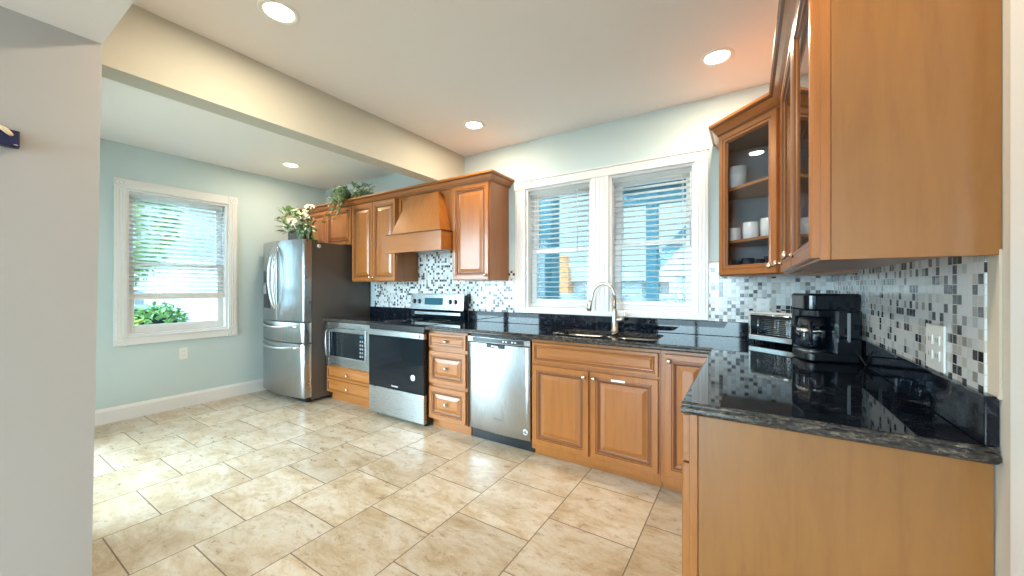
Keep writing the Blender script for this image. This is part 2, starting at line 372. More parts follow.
# window casings
def casing_board(bm, x0, x1, y0, y1, z0, z1): add_box(bm, x0, x1, y0, y1, z0, z1, .004)
bm = NB(); yf = YB-.022
for x0, x1 in ((-1.852, W1[0]), (W1[1], W2[0]), (W2[1], -.236)):
    casing_board(bm, x0, x1, yf, YB, 1.012, 2.155)
    for k in range(1, 4): xx = x0+(x1-x0)*k/4.0; add_box(bm, xx-.004, xx+.004, yf-.004, yf+.002, 1.06, 2.15, .002)
casing_board(bm, -1.765, -.236, yf-.004, YB, 2.155, 2.222); casing_board(bm, -1.858, -1.765, yf-.010, YB, 2.150, 2.232)
add_box(bm, -1.80, -.232, yf-.012, YB, 2.222, 2.236, .003)
casing_board(bm, -1.852, -.236, yf-.002, YB, 1.012, 1.05)
struct(obj('trim_8', bm, M['trim']))
bm = NB(); xf = XL+.022
for y0, y1 in ((.942, WL[0]), (WL[1], 1.932)):
    add_box(bm, XL, xf, y0, y1, .70, 2.27, .004)
    for k in (1, 2, 3): yy = y0+(y1-y0)*k/4; add_box(bm, xf-.002, xf+.005, yy-.006, yy+.006, .80, 2.17, .002)
    for zc in (.742, 2.225):
        add_box(bm, xf-.002, xf+.006, y0-.003, y1+.003, zc-.045, zc+.045, .003)
        add_lathe(bm, [(.034, .006), (.034, .012), (.026, .013), (.022, .008), (.010, .008), (.006, .013), (0, .014)], (xf, (y0+y1)/2, zc), 'x')
add_box(bm, XL, xf-.001, WL[0], WL[1], 2.18, 2.27, .004); add_box(bm, XL, xf-.001, WL[0], WL[1], .70, .78, .004)
add_box(bm, XL, xf+.006, WL[0]-.02, WL[1]+.02, .765, .785, .004)
struct(obj('trim_9', bm, M['trim']))

# sashes: local frame x across, y to the outside, z up
def window(name, w, h, zm, loc, rz):
    r = struct(thing(name, '', '', loc, rz)); del r['label']; del r['category']
    bm = NB(); t = .02
    for x0, x1 in ((0, t), (w-t, w)): add_box(bm, x0, x1, .001, .149, 0, h)
    add_box(bm, t, w-t, .001, .149, h-t, h); add_box(bm, t, w-t, .001, .149, 0, t)
    struct(obj('jamb', bm, M['trim'], r))
    for nm, z0, z1, y in (('lower_sash', t, zm+.02, .075), ('upper_sash', zm-.02, h-t, .110)):
        bm = NB(); s = .052; b = .075 if nm == 'lower_sash' else .04; tp = .04 if nm == 'lower_sash' else .055
        add_box(bm, t, t+s, y, y+.032, z0, z1, .003); add_box(bm, w-t-s, w-t, y, y+.032, z0, z1, .003)
        add_box(bm, t+s, w-t-s, y, y+.032, z0, z0+b, .003); add_box(bm, t+s, w-t-s, y, y+.032, z1-tp, z1, .003)
        so = struct(obj(nm, bm, M['trim'], r))
        bm = NB(); add_box(bm, t+s-.005, w-t-s+.005, y+.014, y+.018, z0+b-.005, z1-tp+.005); struct(obj('pane', bm, M['glass'], so))
    return r
window('window_1', WL[1]-WL[0], WL[3]-WL[2], .70, (XL, WL[0], WL[2]), PI/2)
window('window_2', W1[1]-W1[0], W1[3]-W1[2], .535, (W1[0], YB, W1[2]), 0)
window('window_3', W2[1]-W2[0], W2[3]-W2[2], .555, (W2[0], YB, W2[2]), 0)

# venetian blinds: local x across, y to the outside, z up from the sill
def blind(label, w, h, z_bot, loc, rz, tilt, group, cords, rail_mat, wand_x, stack=.0):
    r = thing('venetian_blind', label, 'window blind', loc, rz, group)
    bm = NB(); add_box(bm, .004, w-.004, -.012, .042, h-.052, h-.002, .004)
    add_box(bm, .001, .02, -.016, .044, h-.058, h-.001, .002); add_box(bm, w-.02, w-.001, -.016, .044, h-.058, h-.001, .002)
    obj('headrail', bm, M['slat'], r)
    bm = NB(); z = z_bot+.05+stack; n = int((h-.065-z)/.0435)
    for k in range(n+1):
        zz = z + k*(h-.068-z)/n
        for i in range(4):
            a0, a1 = -.024+.012*i, -.024+.012*(i+1)
            c = lambda a: (.016 + a*math.cos(tilt), zz + a*math.sin(tilt) + .0028*(1-(a/.024)**2))
            (ya, za), (yb, zb) = c(a0), c(a1)
            f = add_quad(bm, [(.006, ya, za), (w-.006, ya, za), (w-.006, yb, zb), (.006, yb, zb)]); f.smooth = True
    bmesh.ops.remove_doubles(bm, verts=bm.verts[:], dist=1e-5)
    so = obj('slats', bm, M['slat'], r); md = so.modifiers.new('t', 'SOLIDIFY'); md.thickness = .0022
    bm = NB(); add_box(bm, .005, w-.005, -.010, .042, z_bot, z_bot+.026, .005)
    k = 0
    while k*.0045 < stack: add_box(bm, .006, w-.006, -.008, .040, z_bot+.0262+k*.0045, z_bot+.0295+k*.0045); k += 1
    obj('bottom_rail', bm, rail_mat, r)
    bm = NB()
    for fx in cords:
        for y in (-.010, .041): add_tube(bm, [(w*fx, y, z_bot+.02), (w*fx, y, h-.04)], .0014, 5)
    obj('ladder_cord', bm, M['cord'], r)
    bm = NB(); add_tube(bm, [(wand_x, -.024, h-.05), (wand_x, -.026, h-.05-.55)], .004, 6); obj('tilt_wand', bm, M['cord'] if wand_x > .3 else M['slat'], r)
    return r
blind('white venetian blind on the window beside the refrigerator, raised above leafy view', WL[1]-WL[0], WL[3]-WL[2], .348, (XL-.045, WL[0], WL[2]), PI/2, -.40, 'white blinds', (.30, .62), M['blind_rail'], .76, .036)
blind('white venetian blind, lowered to the sill, left of the faucet', W1[1]-W1[0], W1[3]-W1[2], .024, (W1[0], YB+.045, W1[2]), 0, -.10, 'white blinds', (.14, .86), M['slat'], .50)
blind('white venetian blind with cream bottom rail, right of the faucet beside glass cabinet', W2[1]-W2[0], W2[3]-W2[2], .06, (W2[0], YB+.045, W2[2]), 0, -.10, 'white blinds', (.14, .86), M['blind_rail'], .60)

# ------------------------------------------------------------------ cabinet pieces (local: x across, front faces -y, y=0 is the face frame front)
RAISED = [(0, .004), (.003, 0), (.036, 0), (.039, .004), (.043, .004), (.046, .0005), (.054, .0), (.058, .009), (.066, .011), (.070, .011), (.094, .003), (.098, .002)]
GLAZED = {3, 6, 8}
DRAWER = [(0, .004), (.003, 0), (.020, 0), (.023, .004), (.026, .004), (.029, .001), (.032, .006), (.038, .007), (.050, .002)]
def panel_bm(x0, x1, z0, z1, t=.020, prof=RAISED, glazed=GLAZED):
    bm = NB(); yf = -t
    k = min(1.0, .46*min(x1-x0, z1-z0)/prof[-1][0])
    rings = []
    for ins, d in prof:
        i = ins*k
        rings.append([bm.verts.new(p) for p in ((x0+i, yf+d, z0+i), (x1-i, yf+d, z0+i), (x1-i, yf+d, z1-i), (x0+i, yf+d, z1-i))])
    back = [bm.verts.new(p) for p in ((x0, 0, z0), (x1, 0, z0), (x1, 0, z1), (x0, 0, z1))]
    for a, b in zip([back]+rings, rings):
        idx = rings.index(b)
        for q in range(4):
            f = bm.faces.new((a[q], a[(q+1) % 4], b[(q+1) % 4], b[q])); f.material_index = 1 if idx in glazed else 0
    bm.faces.new(rings[-1]); bm.faces.new(back[::-1])
    bmesh.ops.recalc_face_normals(bm, faces=bm.faces[:]); return bm
def knob(parent, x, z, t=.020, s=1.0):
    bm = NB(); add_lathe(bm, [(0, -.001), (.009*s, 0), (.009*s, .002), (.0055*s, .004), (.005*s, .012), (.009*s, .015), (.0145*s, .019), (.0155*s, .023), (.013*s, .028), (.007*s, .031), (0, .032)], (x, -t, z), '-y', 16)
    return obj('knob', bm, M['knob'], parent)
def door(parent, x0, x1, z0, z1, kx=None, kz=None, name='door'):
    o = obj(name, panel_bm(x0, x1, z0, z1), [M['wood'], M['glaze']], parent)
    if kx is not None: knob(o, kx, kz)
    return o
def drawer(parent, x0, x1, z0, z1, knobs=True, name='drawer', small=True):
    o = obj(name, panel_bm(x0, x1, z0, z1, prof=DRAWER if small else RAISED, glazed={3, 6} if small else GLAZED), [M['wood_h'], M['glaze']], parent)
    if knobs: knob(o, (x0+x1)/2, (z0+z1)/2)
    return o
def glass_door(parent, x0, x1, z0, z1, kx, kz):
    bm = NB(); prof = [(0, .004), (.003, 0), (.030, 0), (.033, .004), (.037, .004), (.041, .001), (.048, .002), (.054, .010), (.057, .012)]; rings = []
    for i, d in prof: rings.append([bm.verts.new(p) for p in ((x0+i, -.020+d, z0+i), (x1-i, -.020+d, z0+i), (x1-i, -.020+d, z1-i), (x0+i, -.020+d, z1-i))])
    i = .057; bi = [bm.verts.new(p) for p in ((x0+i, 0, z0+i), (x1-i, 0, z0+i), (x1-i, 0, z1-i), (x0+i, 0, z1-i))]
    bo = [bm.verts.new(p) for p in ((x0, 0, z0), (x1, 0, z0), (x1, 0, z1), (x0, 0, z1))]
    seq = [bo]+rings+[bi, bo]
    for n, (a, b) in enumerate(zip(seq, seq[1:])):
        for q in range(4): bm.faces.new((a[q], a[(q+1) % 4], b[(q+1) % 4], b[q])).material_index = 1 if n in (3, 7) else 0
    bmesh.ops.recalc_face_normals(bm, faces=bm.faces[:])
    o = obj('door', bm, [M['wood'], M['glaze']], parent)
    bm = NB(); add_box(bm, x0+.055, x1-.055, -.008, -.004, z0+.055, z1-.055); g_ = obj('glass_pane', bm, M['cab_glass'], o)
    knob(o, kx, kz); return o
def carcass(parent, w, d, z0, z1, toe=None, name='body', m='wood', open_front=False):
    """Box with a face frame; toe = (height, recess)."""
    bm = NB()
    if open_front:
        t = .018
        add_box(bm, 0, t, .002, d, z0, z1); add_box(bm, w-t, w, .002, d, z0, z1); add_box(bm, t, w-t, .002, d, z0, z0+t); add_box(bm, t, w-t, .002, d, z1-t, z1); add_box(bm, t, w-t, d-.008, d, z0+t, z1-t, mi=1)
        for x0, x1 in ((0, .04), (w-.04, w)): add_box(bm, x0, x1, 0, .02, z0, z1)
        add_box(bm, .04, w-.04, 0, .02, z0, z0+.04); add_box(bm, .04, w-.04, 0, .02, z1-.04, z1)
    else:
        add_box(bm, 0, w, 0, d, z0, z1, .0015)
    o = obj(name, bm, [M[m], M['inside']], parent)
    if toe:
        b2 = NB(); add_box(b2, .001, w-.001, toe[1], d, 0, z0); obj('toe_kick', b2, M['wood_h'], parent)
    return o

YF = 2.42         # base face-frame plane; doors 20 mm proud
# base run ---------------------------------------------------------------
ct = thing('base_cabinet', 'wooden base cabinet with two drawers below the built-in microwave', 'cabinet', (-3.962, YF, 0))
w = .79
bm = NB()
add_box(bm, 0, .022, 0, .55, .09, .868); add_box(bm, w-.03, w, 0, .55, .09, .868); add_box(bm, .022, w-.03, 0, .55, .09, .392); add_box(bm, .022, w-.03, .50, .55, .392, .868); add_box(bm, .022, w-.03, 0, .5, .852, .868)
obj('body', bm, M['wood'], ct)
b2 = NB(); add_box(b2, .001, w-.001, .05, .55, 0, .09); obj('toe_kick', b2, M['wood_h'], ct)
drawer(ct, .008, w-.012, .245, .382); drawer(ct, .008, w-.012, .098, .235)

mw = thing('microwave', 'built-in steel microwave set into the base cabinet beside the refrigerator', 'microwave', (-3.962, YF, .395))
x0, x1, H = .024, .757, .455
bm = NB(); add_box(bm, x0+.01, x1-.01, .0, .44, .004, H-.004); obj('body', bm, M['fridge_side'], mw)
bm = NB(); t = .006
for a in ((.0, .055, 0, .472), (.700, .775, 0, .472), (.055, .700, 0, .075), (.055, .700, .415, .472)): add_box(bm, a[0], a[1], -.022, -.001, a[2], a[3], .002)
obj('trim_frame', bm, M['steel'], mw)
bm = NB()
for a in ((.05, .705, .078, .108), (.05, .705, .370, .412), (.05, .085, .108, .370), (.690, .705, .108, .370)): add_box(bm, a[0], a[1], -.036, -.014, a[2], a[3], .003)
dr = obj('door', bm, M['steel'], mw)
bm = NB(); add_box(bm, .085, .600, -.034, -.016, .108, .370, .001); obj('window', bm, M['black_gloss'], dr)
bm = NB(); add_tube(bm, [(.064, -.036, .10), (.064, -.062, .115), (.064, -.066, .24), (.064, -.062, .375), (.064, -.036, .39)], .009, 10); obj('handle', bm, M['steel_v'], dr)
bm = NB(); add_box(bm, .600, .690, -.035, -.016, .108, .370, .001); cp = obj('control_panel', bm, M['black_gloss'], mw)
for k in range(5):
    for q in range(2):
        bm = NB(); add_box(bm, .615+q*.034, .637+q*.034, -.0365, -.0345, .135+k*.038, .155+k*.038, .001); obj('button', bm, M['grey_plastic'], cp)
bm = NB(); add_box(bm, .613, .675, -.0365, -.0345, .330, .358, .001); obj('display', bm, M['display'], cp)

# range ------------------------------------------------------------------
rg = thing('range', 'steel electric range with black glass oven front, between microwave and drawer cabinet', 'range', (-3.160, 2.36, 0))
w = .752
bm = NB(); add_box(bm, .002, w-.002, .035, .625, .03, .898, .002); obj('body', bm, M['black'], rg)
bm = NB(); add_box(bm, 0, w, .0, .035, .842, .896, .004); obj('front_trim', bm, M['black'], rg)
bm = NB(); add_box(bm, 0, w, -.008, .035, .786, .840, .004); st = obj('oven_door_top', bm, M['steel'], rg)
bm = NB(); add_box(bm, .700, .716, -.010, -.006, .797, .826, .001); obj('handle_slot', bm, M['black'], st)  # dark mark for the handle slot
bm = NB(); add_box(bm, .07, .32, -.0105, -.007, .833, .8385, .001); obj('highlight_strip', bm, M['chrome'], st)  # chrome sliver standing in for a highlight along the edge
bm = NB(); add_box(bm, 0, w, -.006, .033, .292, .784, .004); od = obj('oven_door', bm, M['black_gloss'], rg)
bm = NB(); add_lathe(bm, [(0, 0), (.028, 0), (.028, .0008), (0, .0008)], (.617, -.006, .432), '-y', 24); stk = obj('round_sticker', bm, M['white_print'], od)
bm = NB(); add_lathe(bm, [(.013, .001), (.017, .001), (.017, .0014), (.013, .0014)], (.617, -.006, .432), '-y', 20); obj('sticker_print', bm, M['grey_plastic'], stk)
bm = NB(); add_box(bm, 0, w, -.004, .033, .035, .288, .004); obj('storage_drawer', bm, M['steel'], rg)
for x in (.05, w-.05):
    bm = NB(); add_lathe(bm, [(.0, 0), (.018, 0), (.018, .03), (0, .03)], (x, .07, 0), 'z', 12); obj('foot', bm, M['black'], rg)
bm = NB(); add_box(bm, -.002, w+.002, .0, .56, .897, .912, .004); ck = obj('cooktop', bm, M['black_gloss'], rg)
for x, y, r in ((.2, .15, .10), (.55, .15, .085), (.2, .41, .08), (.55, .41, .105)):
    bm = NB(); add_lathe(bm, [(r-.003, .912), (r-.003, .9126), (r, .9126), (r, .912)], (x, y, 0), 'z', 32); obj('burner_ring', bm, M['grey_plastic'], ck)
bm = NB(); add_prism(bm, [(.56, .905), (.612, .905), (.612, 1.165), (.545, 1.160), (.532, 1.010), (.545, .995), (.55, .93)], .0, w, 'x', .004); obj('back_panel', bm, M['black_gloss'], rg)
bm = NB(); add_prism(bm, [(.5285, 1.012), (.534, 1.012), (.549, 1.166), (.560, 1.172), (.56, 1.178), (.543, 1.172)], -.002, w+.002, 'x', .001); bp = obj('control_panel', bm, M['steel'], rg)
sl = (.543-.5285)/(.160)
def onp(z): return .5285 + (z-1.012)*sl
for a in ((.215, .475, 1.062, 1.135, 'display', 'display'),):
    bm = NB(); add_prism(bm, [(onp(a[2])-.002, a[2]), (onp(a[2])+.004, a[2]), (onp(a[3])+.004, a[3]), (onp(a[3])-.002, a[3])], a[0], a[1], 'x'); obj('display', bm, M['display'], bp)
for x in (.06, .135, .575, .650):
    bm = NB(); add_lathe(bm, [(.026, -.002), (.026, .003), (.020, .004), (.018, .016), (.016, .019), (0, .019)], (x, onp(1.095), 1.095), '-y', 20); kb = obj('knob', bm, M['black'], bp)
    bm = NB(); add_box(bm, x-.003, x+.003, onp(1.095)-.0215, onp(1.095)-.017, 1.081, 1.109, .001); obj('knob_grip', bm, M['steel'], kb)
bm = NB(); add_box(bm, .05, .70, .545, .551, .955, .985, .002); obj('vent_trim', bm, M['steel'], rg)

def text(body, parent, size, loc, m, name='badge', depth=.0006):
    cu = bpy.data.curves.new(name, 'FONT'); cu.body = body; cu.size = size; cu.extrude = depth; cu.align_x = 'CENTER'
    tmp = bpy.data.objects.new('tmp_text', cu); C.objects.link(tmp)
    dg = bpy.context.evaluated_depsgraph_get(); me = bpy.data.meshes.new_from_object(tmp.evaluated_get(dg))
    C.objects.unlink(tmp); bpy.data.objects.remove(tmp)
    me.materials.clear(); me.materials.append(m)
    o = bpy.data.objects.new(name, me); C.objects.link(o); o.parent = parent; o.location = loc; o.rotation_euler = (PI/2, 0, 0); return o
text('Whirlpool', od, .022, (.375, -.0072, .318), M['white_print'])

# drawer cabinet -----------------------------------------------------------
dc = thing('base_cabinet', 'narrow wooden base cabinet of three drawers between range and dishwasher', 'cabinet', (-2.404, YF, 0))
w = .438; carcass(dc, w, .555, .085, .866, (.085, .05))
drawer(dc, .010, w-.008, .718, .846); drawer(dc, .010, w-.008, .408, .690, small=False); drawer(dc, .010, w-.008, .100, .378, small=False)

# dishwasher -----------------------------------------------------------------
dw = thing('dishwasher', 'stainless steel dishwasher with bowed door, left of the sink cabinet', 'dishwasher', (-1.960, 2.41, 0))
w = .600
bm = NB(); add_box(bm, .005, w-.005, .035, .56, .10, .862); obj('tub', bm, M['black'], dw)
bm = NB(); add_box(bm, .003, w-.003, .06, .10, .0, .10, .003); obj('toe_panel', bm, M['black'], dw)
def bow_poly(x0, x1, d, bow, n=14, r=.008):
    return [(x0, d), (x0, r)] + [(x0 + r*.3 + (x1-x0-r*.6)*k/n, -bow*(1-((k/n-.5)*2)**2)) for k in range(n+1)] + [(x1, r), (x1, d)]
bm = NB(); add_prism(bm, bow_poly(.004, w-.004, .034, .014), .102, .800, 'z', .004)
for f in bm.faces: f.smooth = abs(f.normal.z) < .3 and f.normal.y < -.5
dd = obj('door', bm, M['steel_v'], dw)
bm = NB(); add_prism(bm, bow_poly(.004, w-.004, .034, .014), .804, .850, 'z', .004); dcp = obj('control_panel', bm, M['steel_v'], dw)
bm = NB(); add_prism(bm, [(.06, .01), (.06, -.0115)]+[(.06+.48*k/10, -.0024-.014*(1-((((.06+.48*k/10)-.3)/.296))**2)) for k in range(11)]+[(.54, -.0115), (.54, .01)], .810, .844, 'z', .0005); obj('button_strip', bm, M['strip'], dcp)
for k in range(7):
    bm = NB(); xx = .33+k*.027; add_box(bm, xx, xx+.014, -.0165, -.008, .822, .832, .0005); obj('button', bm, M['white_print'] if k % 3 else M['black'], dcp)
bm = NB(); add_prism(bm, [(.20, .02), (.20, -.014), (.23, -.017), (.30, -.018), (.36, -.017), (.38, -.014), (.38, .02)], .768, .800, 'z', .003); obj('handle_recess', bm, M['black'], dd)
bm = NB(); add_box(bm, .255, .325, -.028, -.017, .778, .790, .004); obj('latch', bm, M['knob'], dd)
text('Whirlpool', dd, .020, (.31, -.0155, .212), M['grey_plastic'])
bm = NB(); add_lathe(bm, [(0, .0005), (.022, .0005), (.022, .0012), (0, .0012)], (.555, -.0035, .165), '-y', 24); stk = obj('round_sticker', bm, M['white_print'], dd)
bm = NB(); add_lathe(bm, [(0, .0012), (.012, .0012), (.012, .0018), (0, .0018)], (.555, -.0035, .165), '-y', 16); obj('sticker_print', bm, M['grey_plastic'], stk)

# sink base and narrow corner unit --------------------------------------------
sb = thing('base_cabinet', 'wide wooden sink base cabinet with two doors, right of the dishwasher', 'cabinet', (-1.355, YF, 0))
w = .902; bm = NB()
add_box(bm, 0, w, .0, .018, .055, .866, .0015); add_box(bm, 0, .018, .018, .555, .055, .866); add_box(bm, w-.018, w, .018, .555, .055, .866); add_box(bm, .018, w-.018, .018, .555, .055, .11)
obj('body', bm, M['wood'], sb)
bm = NB(); add_box(bm, .001, w-.001, .05, .54, 0, .056); obj('toe_kick', bm, M['wood_h'], sb)
drawer(sb, .012, w-.010, .700, .845, False, 'false_drawer_front')
door(sb, .012, .445, .103, .680, .445-.028, .640)
d2 = door(sb, .460, w-.010, .103, .680, .460+.028, .640)
bm = NB(); add_box(bm, .60, .69, -.0215, -.0195, .634, .648, .0003); obj('paper_label', bm, M['white_print'], d2)
nb = thing('base_cabinet', 'narrow single-door wooden base cabinet in the corner, right of the sink cabinet', 'cabinet', (-.452, YF, 0))
w = .297; carcass(nb, w, .555, .055, .866, (.055, .05)); door(nb, .026, w-.018, .115, .846, .026+.026, .805)

# peninsula cabinet: local x runs from the corner towards the camera, front faces -X
XF = -.151
pn = thing('base_cabinet', 'large wooden base cabinet with plain veneer end panel facing the camera', 'cabinet', (XF, 2.395, 0), -PI/2)
L = 2.395-1.24
bm = NB(); add_box(bm, 0, L-.02, 0, .60, .09, .866); obj('body', bm, M['wood'], pn)
bm = NB(); add_box(bm, 0, L-.02, .06, .60, 0, .09); obj('toe_kick', bm, M['wood_h'], pn)
bm = NB(); add_box(bm, L-.02, L, .0, .024, .0, .868, .002); obj('end_stile', bm, M['wood'], pn)
bm = NB(); add_box(bm, L-.02, L-.001, .025, .602, .0, .868, .002); obj('end_panel', bm, M['wood_panel'], pn)
for x0, x1 in ((.03, .575), (.583, L-.004)):
    drawer(pn, x0, x1, .722, .860); door(pn, x0, x1, .10, .714, x0+.03, .67)

# worktops ---------------------------------------------------------------------
def offset_poly(poly, d):
    """inset a counter-clockwise polygon by d."""
    n = len(poly); out = []
    for i in range(n):
        p0, p, p1 = Vector(poly[i-1]), Vector(poly[i]), Vector(poly[(i+1) % n])
        e0, e1 = (p-p0).normalized(), (p1-p).normalized(); n0, n1 = Vector((-e0.y, e0.x)), Vector((-e1.y, e1.x))
        k = (n0+n1); k = k/max(1e-6, k.dot(n0)); out.append(tuple(p+k*d))
    return out
def slab(name, poly, holes, z, prof, parent=None):
    bm = NB(); rings = [[bm.verts.new((*q, z+dz)) for q in offset_poly(poly, ins)] for ins, dz in prof]
    n = len(poly)
    for a, b in zip(rings, rings[1:]):
        for i in range(n):
            f = bm.faces.new((a[i], a[(i+1) % n], b[(i+1) % n], b[i])); f.material_index = 1
    hr = [[[bm.verts.new((*q, z+dz)) for q in h] for dz in (prof[0][1], prof[-1][1])] for h in holes]
    for h in hr:
        k = len(h[0])
        for i in range(k): bm.faces.new((h[0][i], h[0][(i+1) % k], h[1][(i+1) % k], h[1][i])).material_index = 1
    for lvl, ring in ((0, rings[0]), (1, rings[-1])):
        edges = []
        for loop in [ring]+[h[lvl] for h in hr]:
            for i in range(len(loop)):
                e = bm.edges.get((loop[i], loop[(i+1) % len(loop)])) or bm.edges.new((loop[i], loop[(i+1) % len(loop)])); edges.append(e)
        r = bmesh.ops.triangle_fill(bm, edges=edges, use_beauty=True)
        for f in r['geom']:
            if isinstance(f, bmesh.types.BMFace): f.material_index = 0
    bmesh.ops.recalc_face_normals(bm, faces=bm.faces[:]); return obj(name, bm, [M['granite'], M['granite_edge']], parent)
EDGE = [(.008, 0), (.004, -.002), (.002, -.006), (.002, -.009), (.006, -.011), (.004, -.014), (.0, -.019), (.0, -.027), (.004, -.034), (.010, -.038)]
def round_rect(x0, x1, y0, y1, r, n=5):
    pts = []
    for cx_, cy_, a in ((x1-r, y1-r, 0), (x0+r, y1-r, 90), (x0+r, y0+r, 180), (x1-r, y0+r, 270)):
        for k in range(n+1): t = math.radians(a+90*k/n); pts.append((cx_+r*math.cos(t), cy_+r*math.sin(t)))
    return pts
BW = [(-1.235, -.855), (-.825, -.495)]; BY = (2.475, 2.835)
wt = thing('worktop', 'polished black granite worktop with sink cut-outs, turning along the right wall', 'worktop')
slab('slab', [(-2.402, 2.36), (-.172, 2.36), (-.172, 1.212), (.451, 1.212), (.451, 2.998), (-2.402, 2.998)], [round_rect(a, b, BY[0], BY[1], .06) for a, b in BW], CT, EDGE, wt)
boxobj('upstand', -2.402, .430, 2.974, 2.997, CT, 1.010, M['granite'], wt, .003)
boxobj('upstand', .430, .452, 1.222, 2.974, CT, 1.016, M['granite'], wt, .003)
w2 = thing('worktop', 'short black granite worktop above the built-in microwave, left of the range', 'worktop')
slab('slab', [(-3.972, 2.36), (-3.166, 2.36), (-3.166, 2.998), (-3.972, 2.998)], [], CT, EDGE, w2)
boxobj('upstand', -3.972, -3.166, 2.974, 2.997, CT, 1.010, M['granite'], w2, .003)

# sink: two steel bowls below the worktop
sk = thing('sink', 'double-bowl stainless steel sink set under the granite below the windows', 'sink', (0, 0, 0))
for (a, b), dep in zip(BW, (.19, .17)):
    bm = NB(); top = CT-.0388; loops = []
    for ins, dz, r in ((-.012, 0, .07), (.0, 0, .06), (.004, -.03, .06), (.010, -dep+.03, .055), (.035, -dep, .04)):
        loops.append([bm.verts.new((*q, top+dz)) for q in round_rect(a+ins, b-ins, BY[0]+ins, BY[1]-ins, r)])
    for p_, q_ in zip(loops, loops[1:]):
        k = len(p_)
        for i in range(k): f = bm.faces.new((p_[i], p_[(i+1) % k], q_[(i+1) % k], q_[i])); f.smooth = True
    bm.faces.new(loops[-1]); bmesh.ops.recalc_face_normals(bm, faces=bm.faces[:])
    bo = obj('bowl', bm, M['steel'], sk); md = bo.modifiers.new('t', 'SOLIDIFY'); md.thickness = .0015
    bm = NB(); add_lathe(bm, [(.042, .003), (.040, .005), (.030, .003), (.024, .001), (0, .001)], ((a+b)/2, (BY[0]+BY[1])/2+.05, top-dep), 'z', 20); obj('drain', bm, M['chrome'], bo)

# faucet -----------------------------------------------------------------------
fc = thing('faucet', 'brushed nickel gooseneck pull-down faucet behind the sink', 'faucet', (-.880, 2.895, CT), math.radians(-78+0))
bm = NB(); add_lathe(bm, [(0, 0), (.030, 0), (.030, .006), (.024, .010), (.023, .10), (.021, .14), (.019, .16), (.014, .17), (0, .17)], (0, 0, 0), 'z', 20); obj('body', bm, M['nickel'], fc)
bm = NB(); pts = [(0, 0, .16), (0, 0, .262)]
for k in range(0, 15):
    t = PI*k/14*1.02; pts.append((0, -.088+.088*math.cos(t), .262+.106*math.sin(t)))
pts += [(0, -.181, .245), (0, -.186, .225)]
add_tube(bm, pts, .0125, 14); spt = obj('spout', bm, M['nickel'], fc)
bm = NB(); add_tube(bm, [(0, -.186, .232), (0, -.190, .215), (0, -.196, .180), (0, -.201, .155)], [.0145, .017, .019, .0205], 14); sh = obj('spray_head', bm, M['nickel'], fc)
bm = NB(); add_tube(bm, [(0, -.2008, .1565), (0, -.2020, .150)], [.0175, .0165], 14); obj('nozzle', bm, M['black'], sh)
bm = NB(); add_box(bm, -.006, .006, -.214, -.204, .165, .205, .003); obj('spray_button', bm, M['black'], sh)
bm = NB(); add_tube(bm, [(.0, .012, .085), (.0, .045, .088), (.0, .068, .092)], [.019, .020, .017], 14); lv = obj('lever_hub', bm, M['nickel'], fc)
bm = NB(); add_tube(bm, [(0, .064, .098), (0, .078, .125), (0, .074, .150), (0, .068, .162)], [.008, .0065, .006, .005], 10); obj('lever', bm, M['nickel'], lv)

# ------------------------------------------------------------------ wall cabinets, left run
ZU, ZT, YU = 1.312, 2.200, 2.69
UD = YB-.010-YU
def upper(label, x0, x1, z0=ZU, doors=2, knobs=True, depth=UD):
    t = thing('wall_cabinet', label, 'cabinet', (x0, YU, 0)); w = x1-x0
    carcass(t, w, depth, z0, ZT)
    if doors == 1: door(t, .012, w-.008, z0+.006, ZT-.012, w-.036, z0+.045)
    else:
        mid = w/2
        door(t, .010, mid-.003, z0+.006, ZT-.012, (mid-.03) if knobs else None, z0+.045)
        door(t, mid+.003, w-.008, z0+.006, ZT-.012, (mid+.03) if knobs else None, z0+.045)
    return t
upper('single-door wooden wall cabinet between range hood and windows', -2.366, -1.930, doors=1)
upper('tall double-door wooden wall cabinet between refrigerator and range hood', -3.903, -3.146)
upper('short double-door wooden wall cabinet above the refrigerator', -4.900, -3.906, 1.745, 2, False, UD+.008)
# crown moulding
CR = [(.0, 0), (.008, .006), (.012, .016), (.026, .030), (.040, .052), (.050, .058), (.058, .064), (.058, .078), (.0, .078)]
def crown(name, label, path, z, dirs, close=None):
    """sweep the crown profile along a plan path; dirs = outward miter vectors per point."""
    bm = NB(); R = [[bm.verts.new((p[0]+d[0]*o, p[1]+d[1]*o, z+h)) for o, h in CR] for p, d in zip(path, dirs)]; n = len(CR)
    for a, b in zip(R, R[1:]):
        for i in range(n): bm.faces.new((a[i], b[i], b[(i+1) % n], a[(i+1) % n])).material_index = 1 if i in (1, 4) else 0  # dark cove faces put the profile's shade into the colour
    bm.faces.new(R[0]); bm.faces.new(R[-1]); bmesh.ops.recalc_face_normals(bm, faces=bm.faces[:])
    return tag(obj(name, bm, [M['wood_h'], M['glaze']]), label, 'moulding')
yc = YU-.006
crown('crown_moulding', 'long wooden crown moulding on top of the wall cabinets above the range', [(-4.902, YB-.004), (-4.902, yc), (-1.926, yc), (-1.926, YB-.004)], ZT-.012, [(-.5, 0), (-.5, -1), (1, -1), (1, 0)])

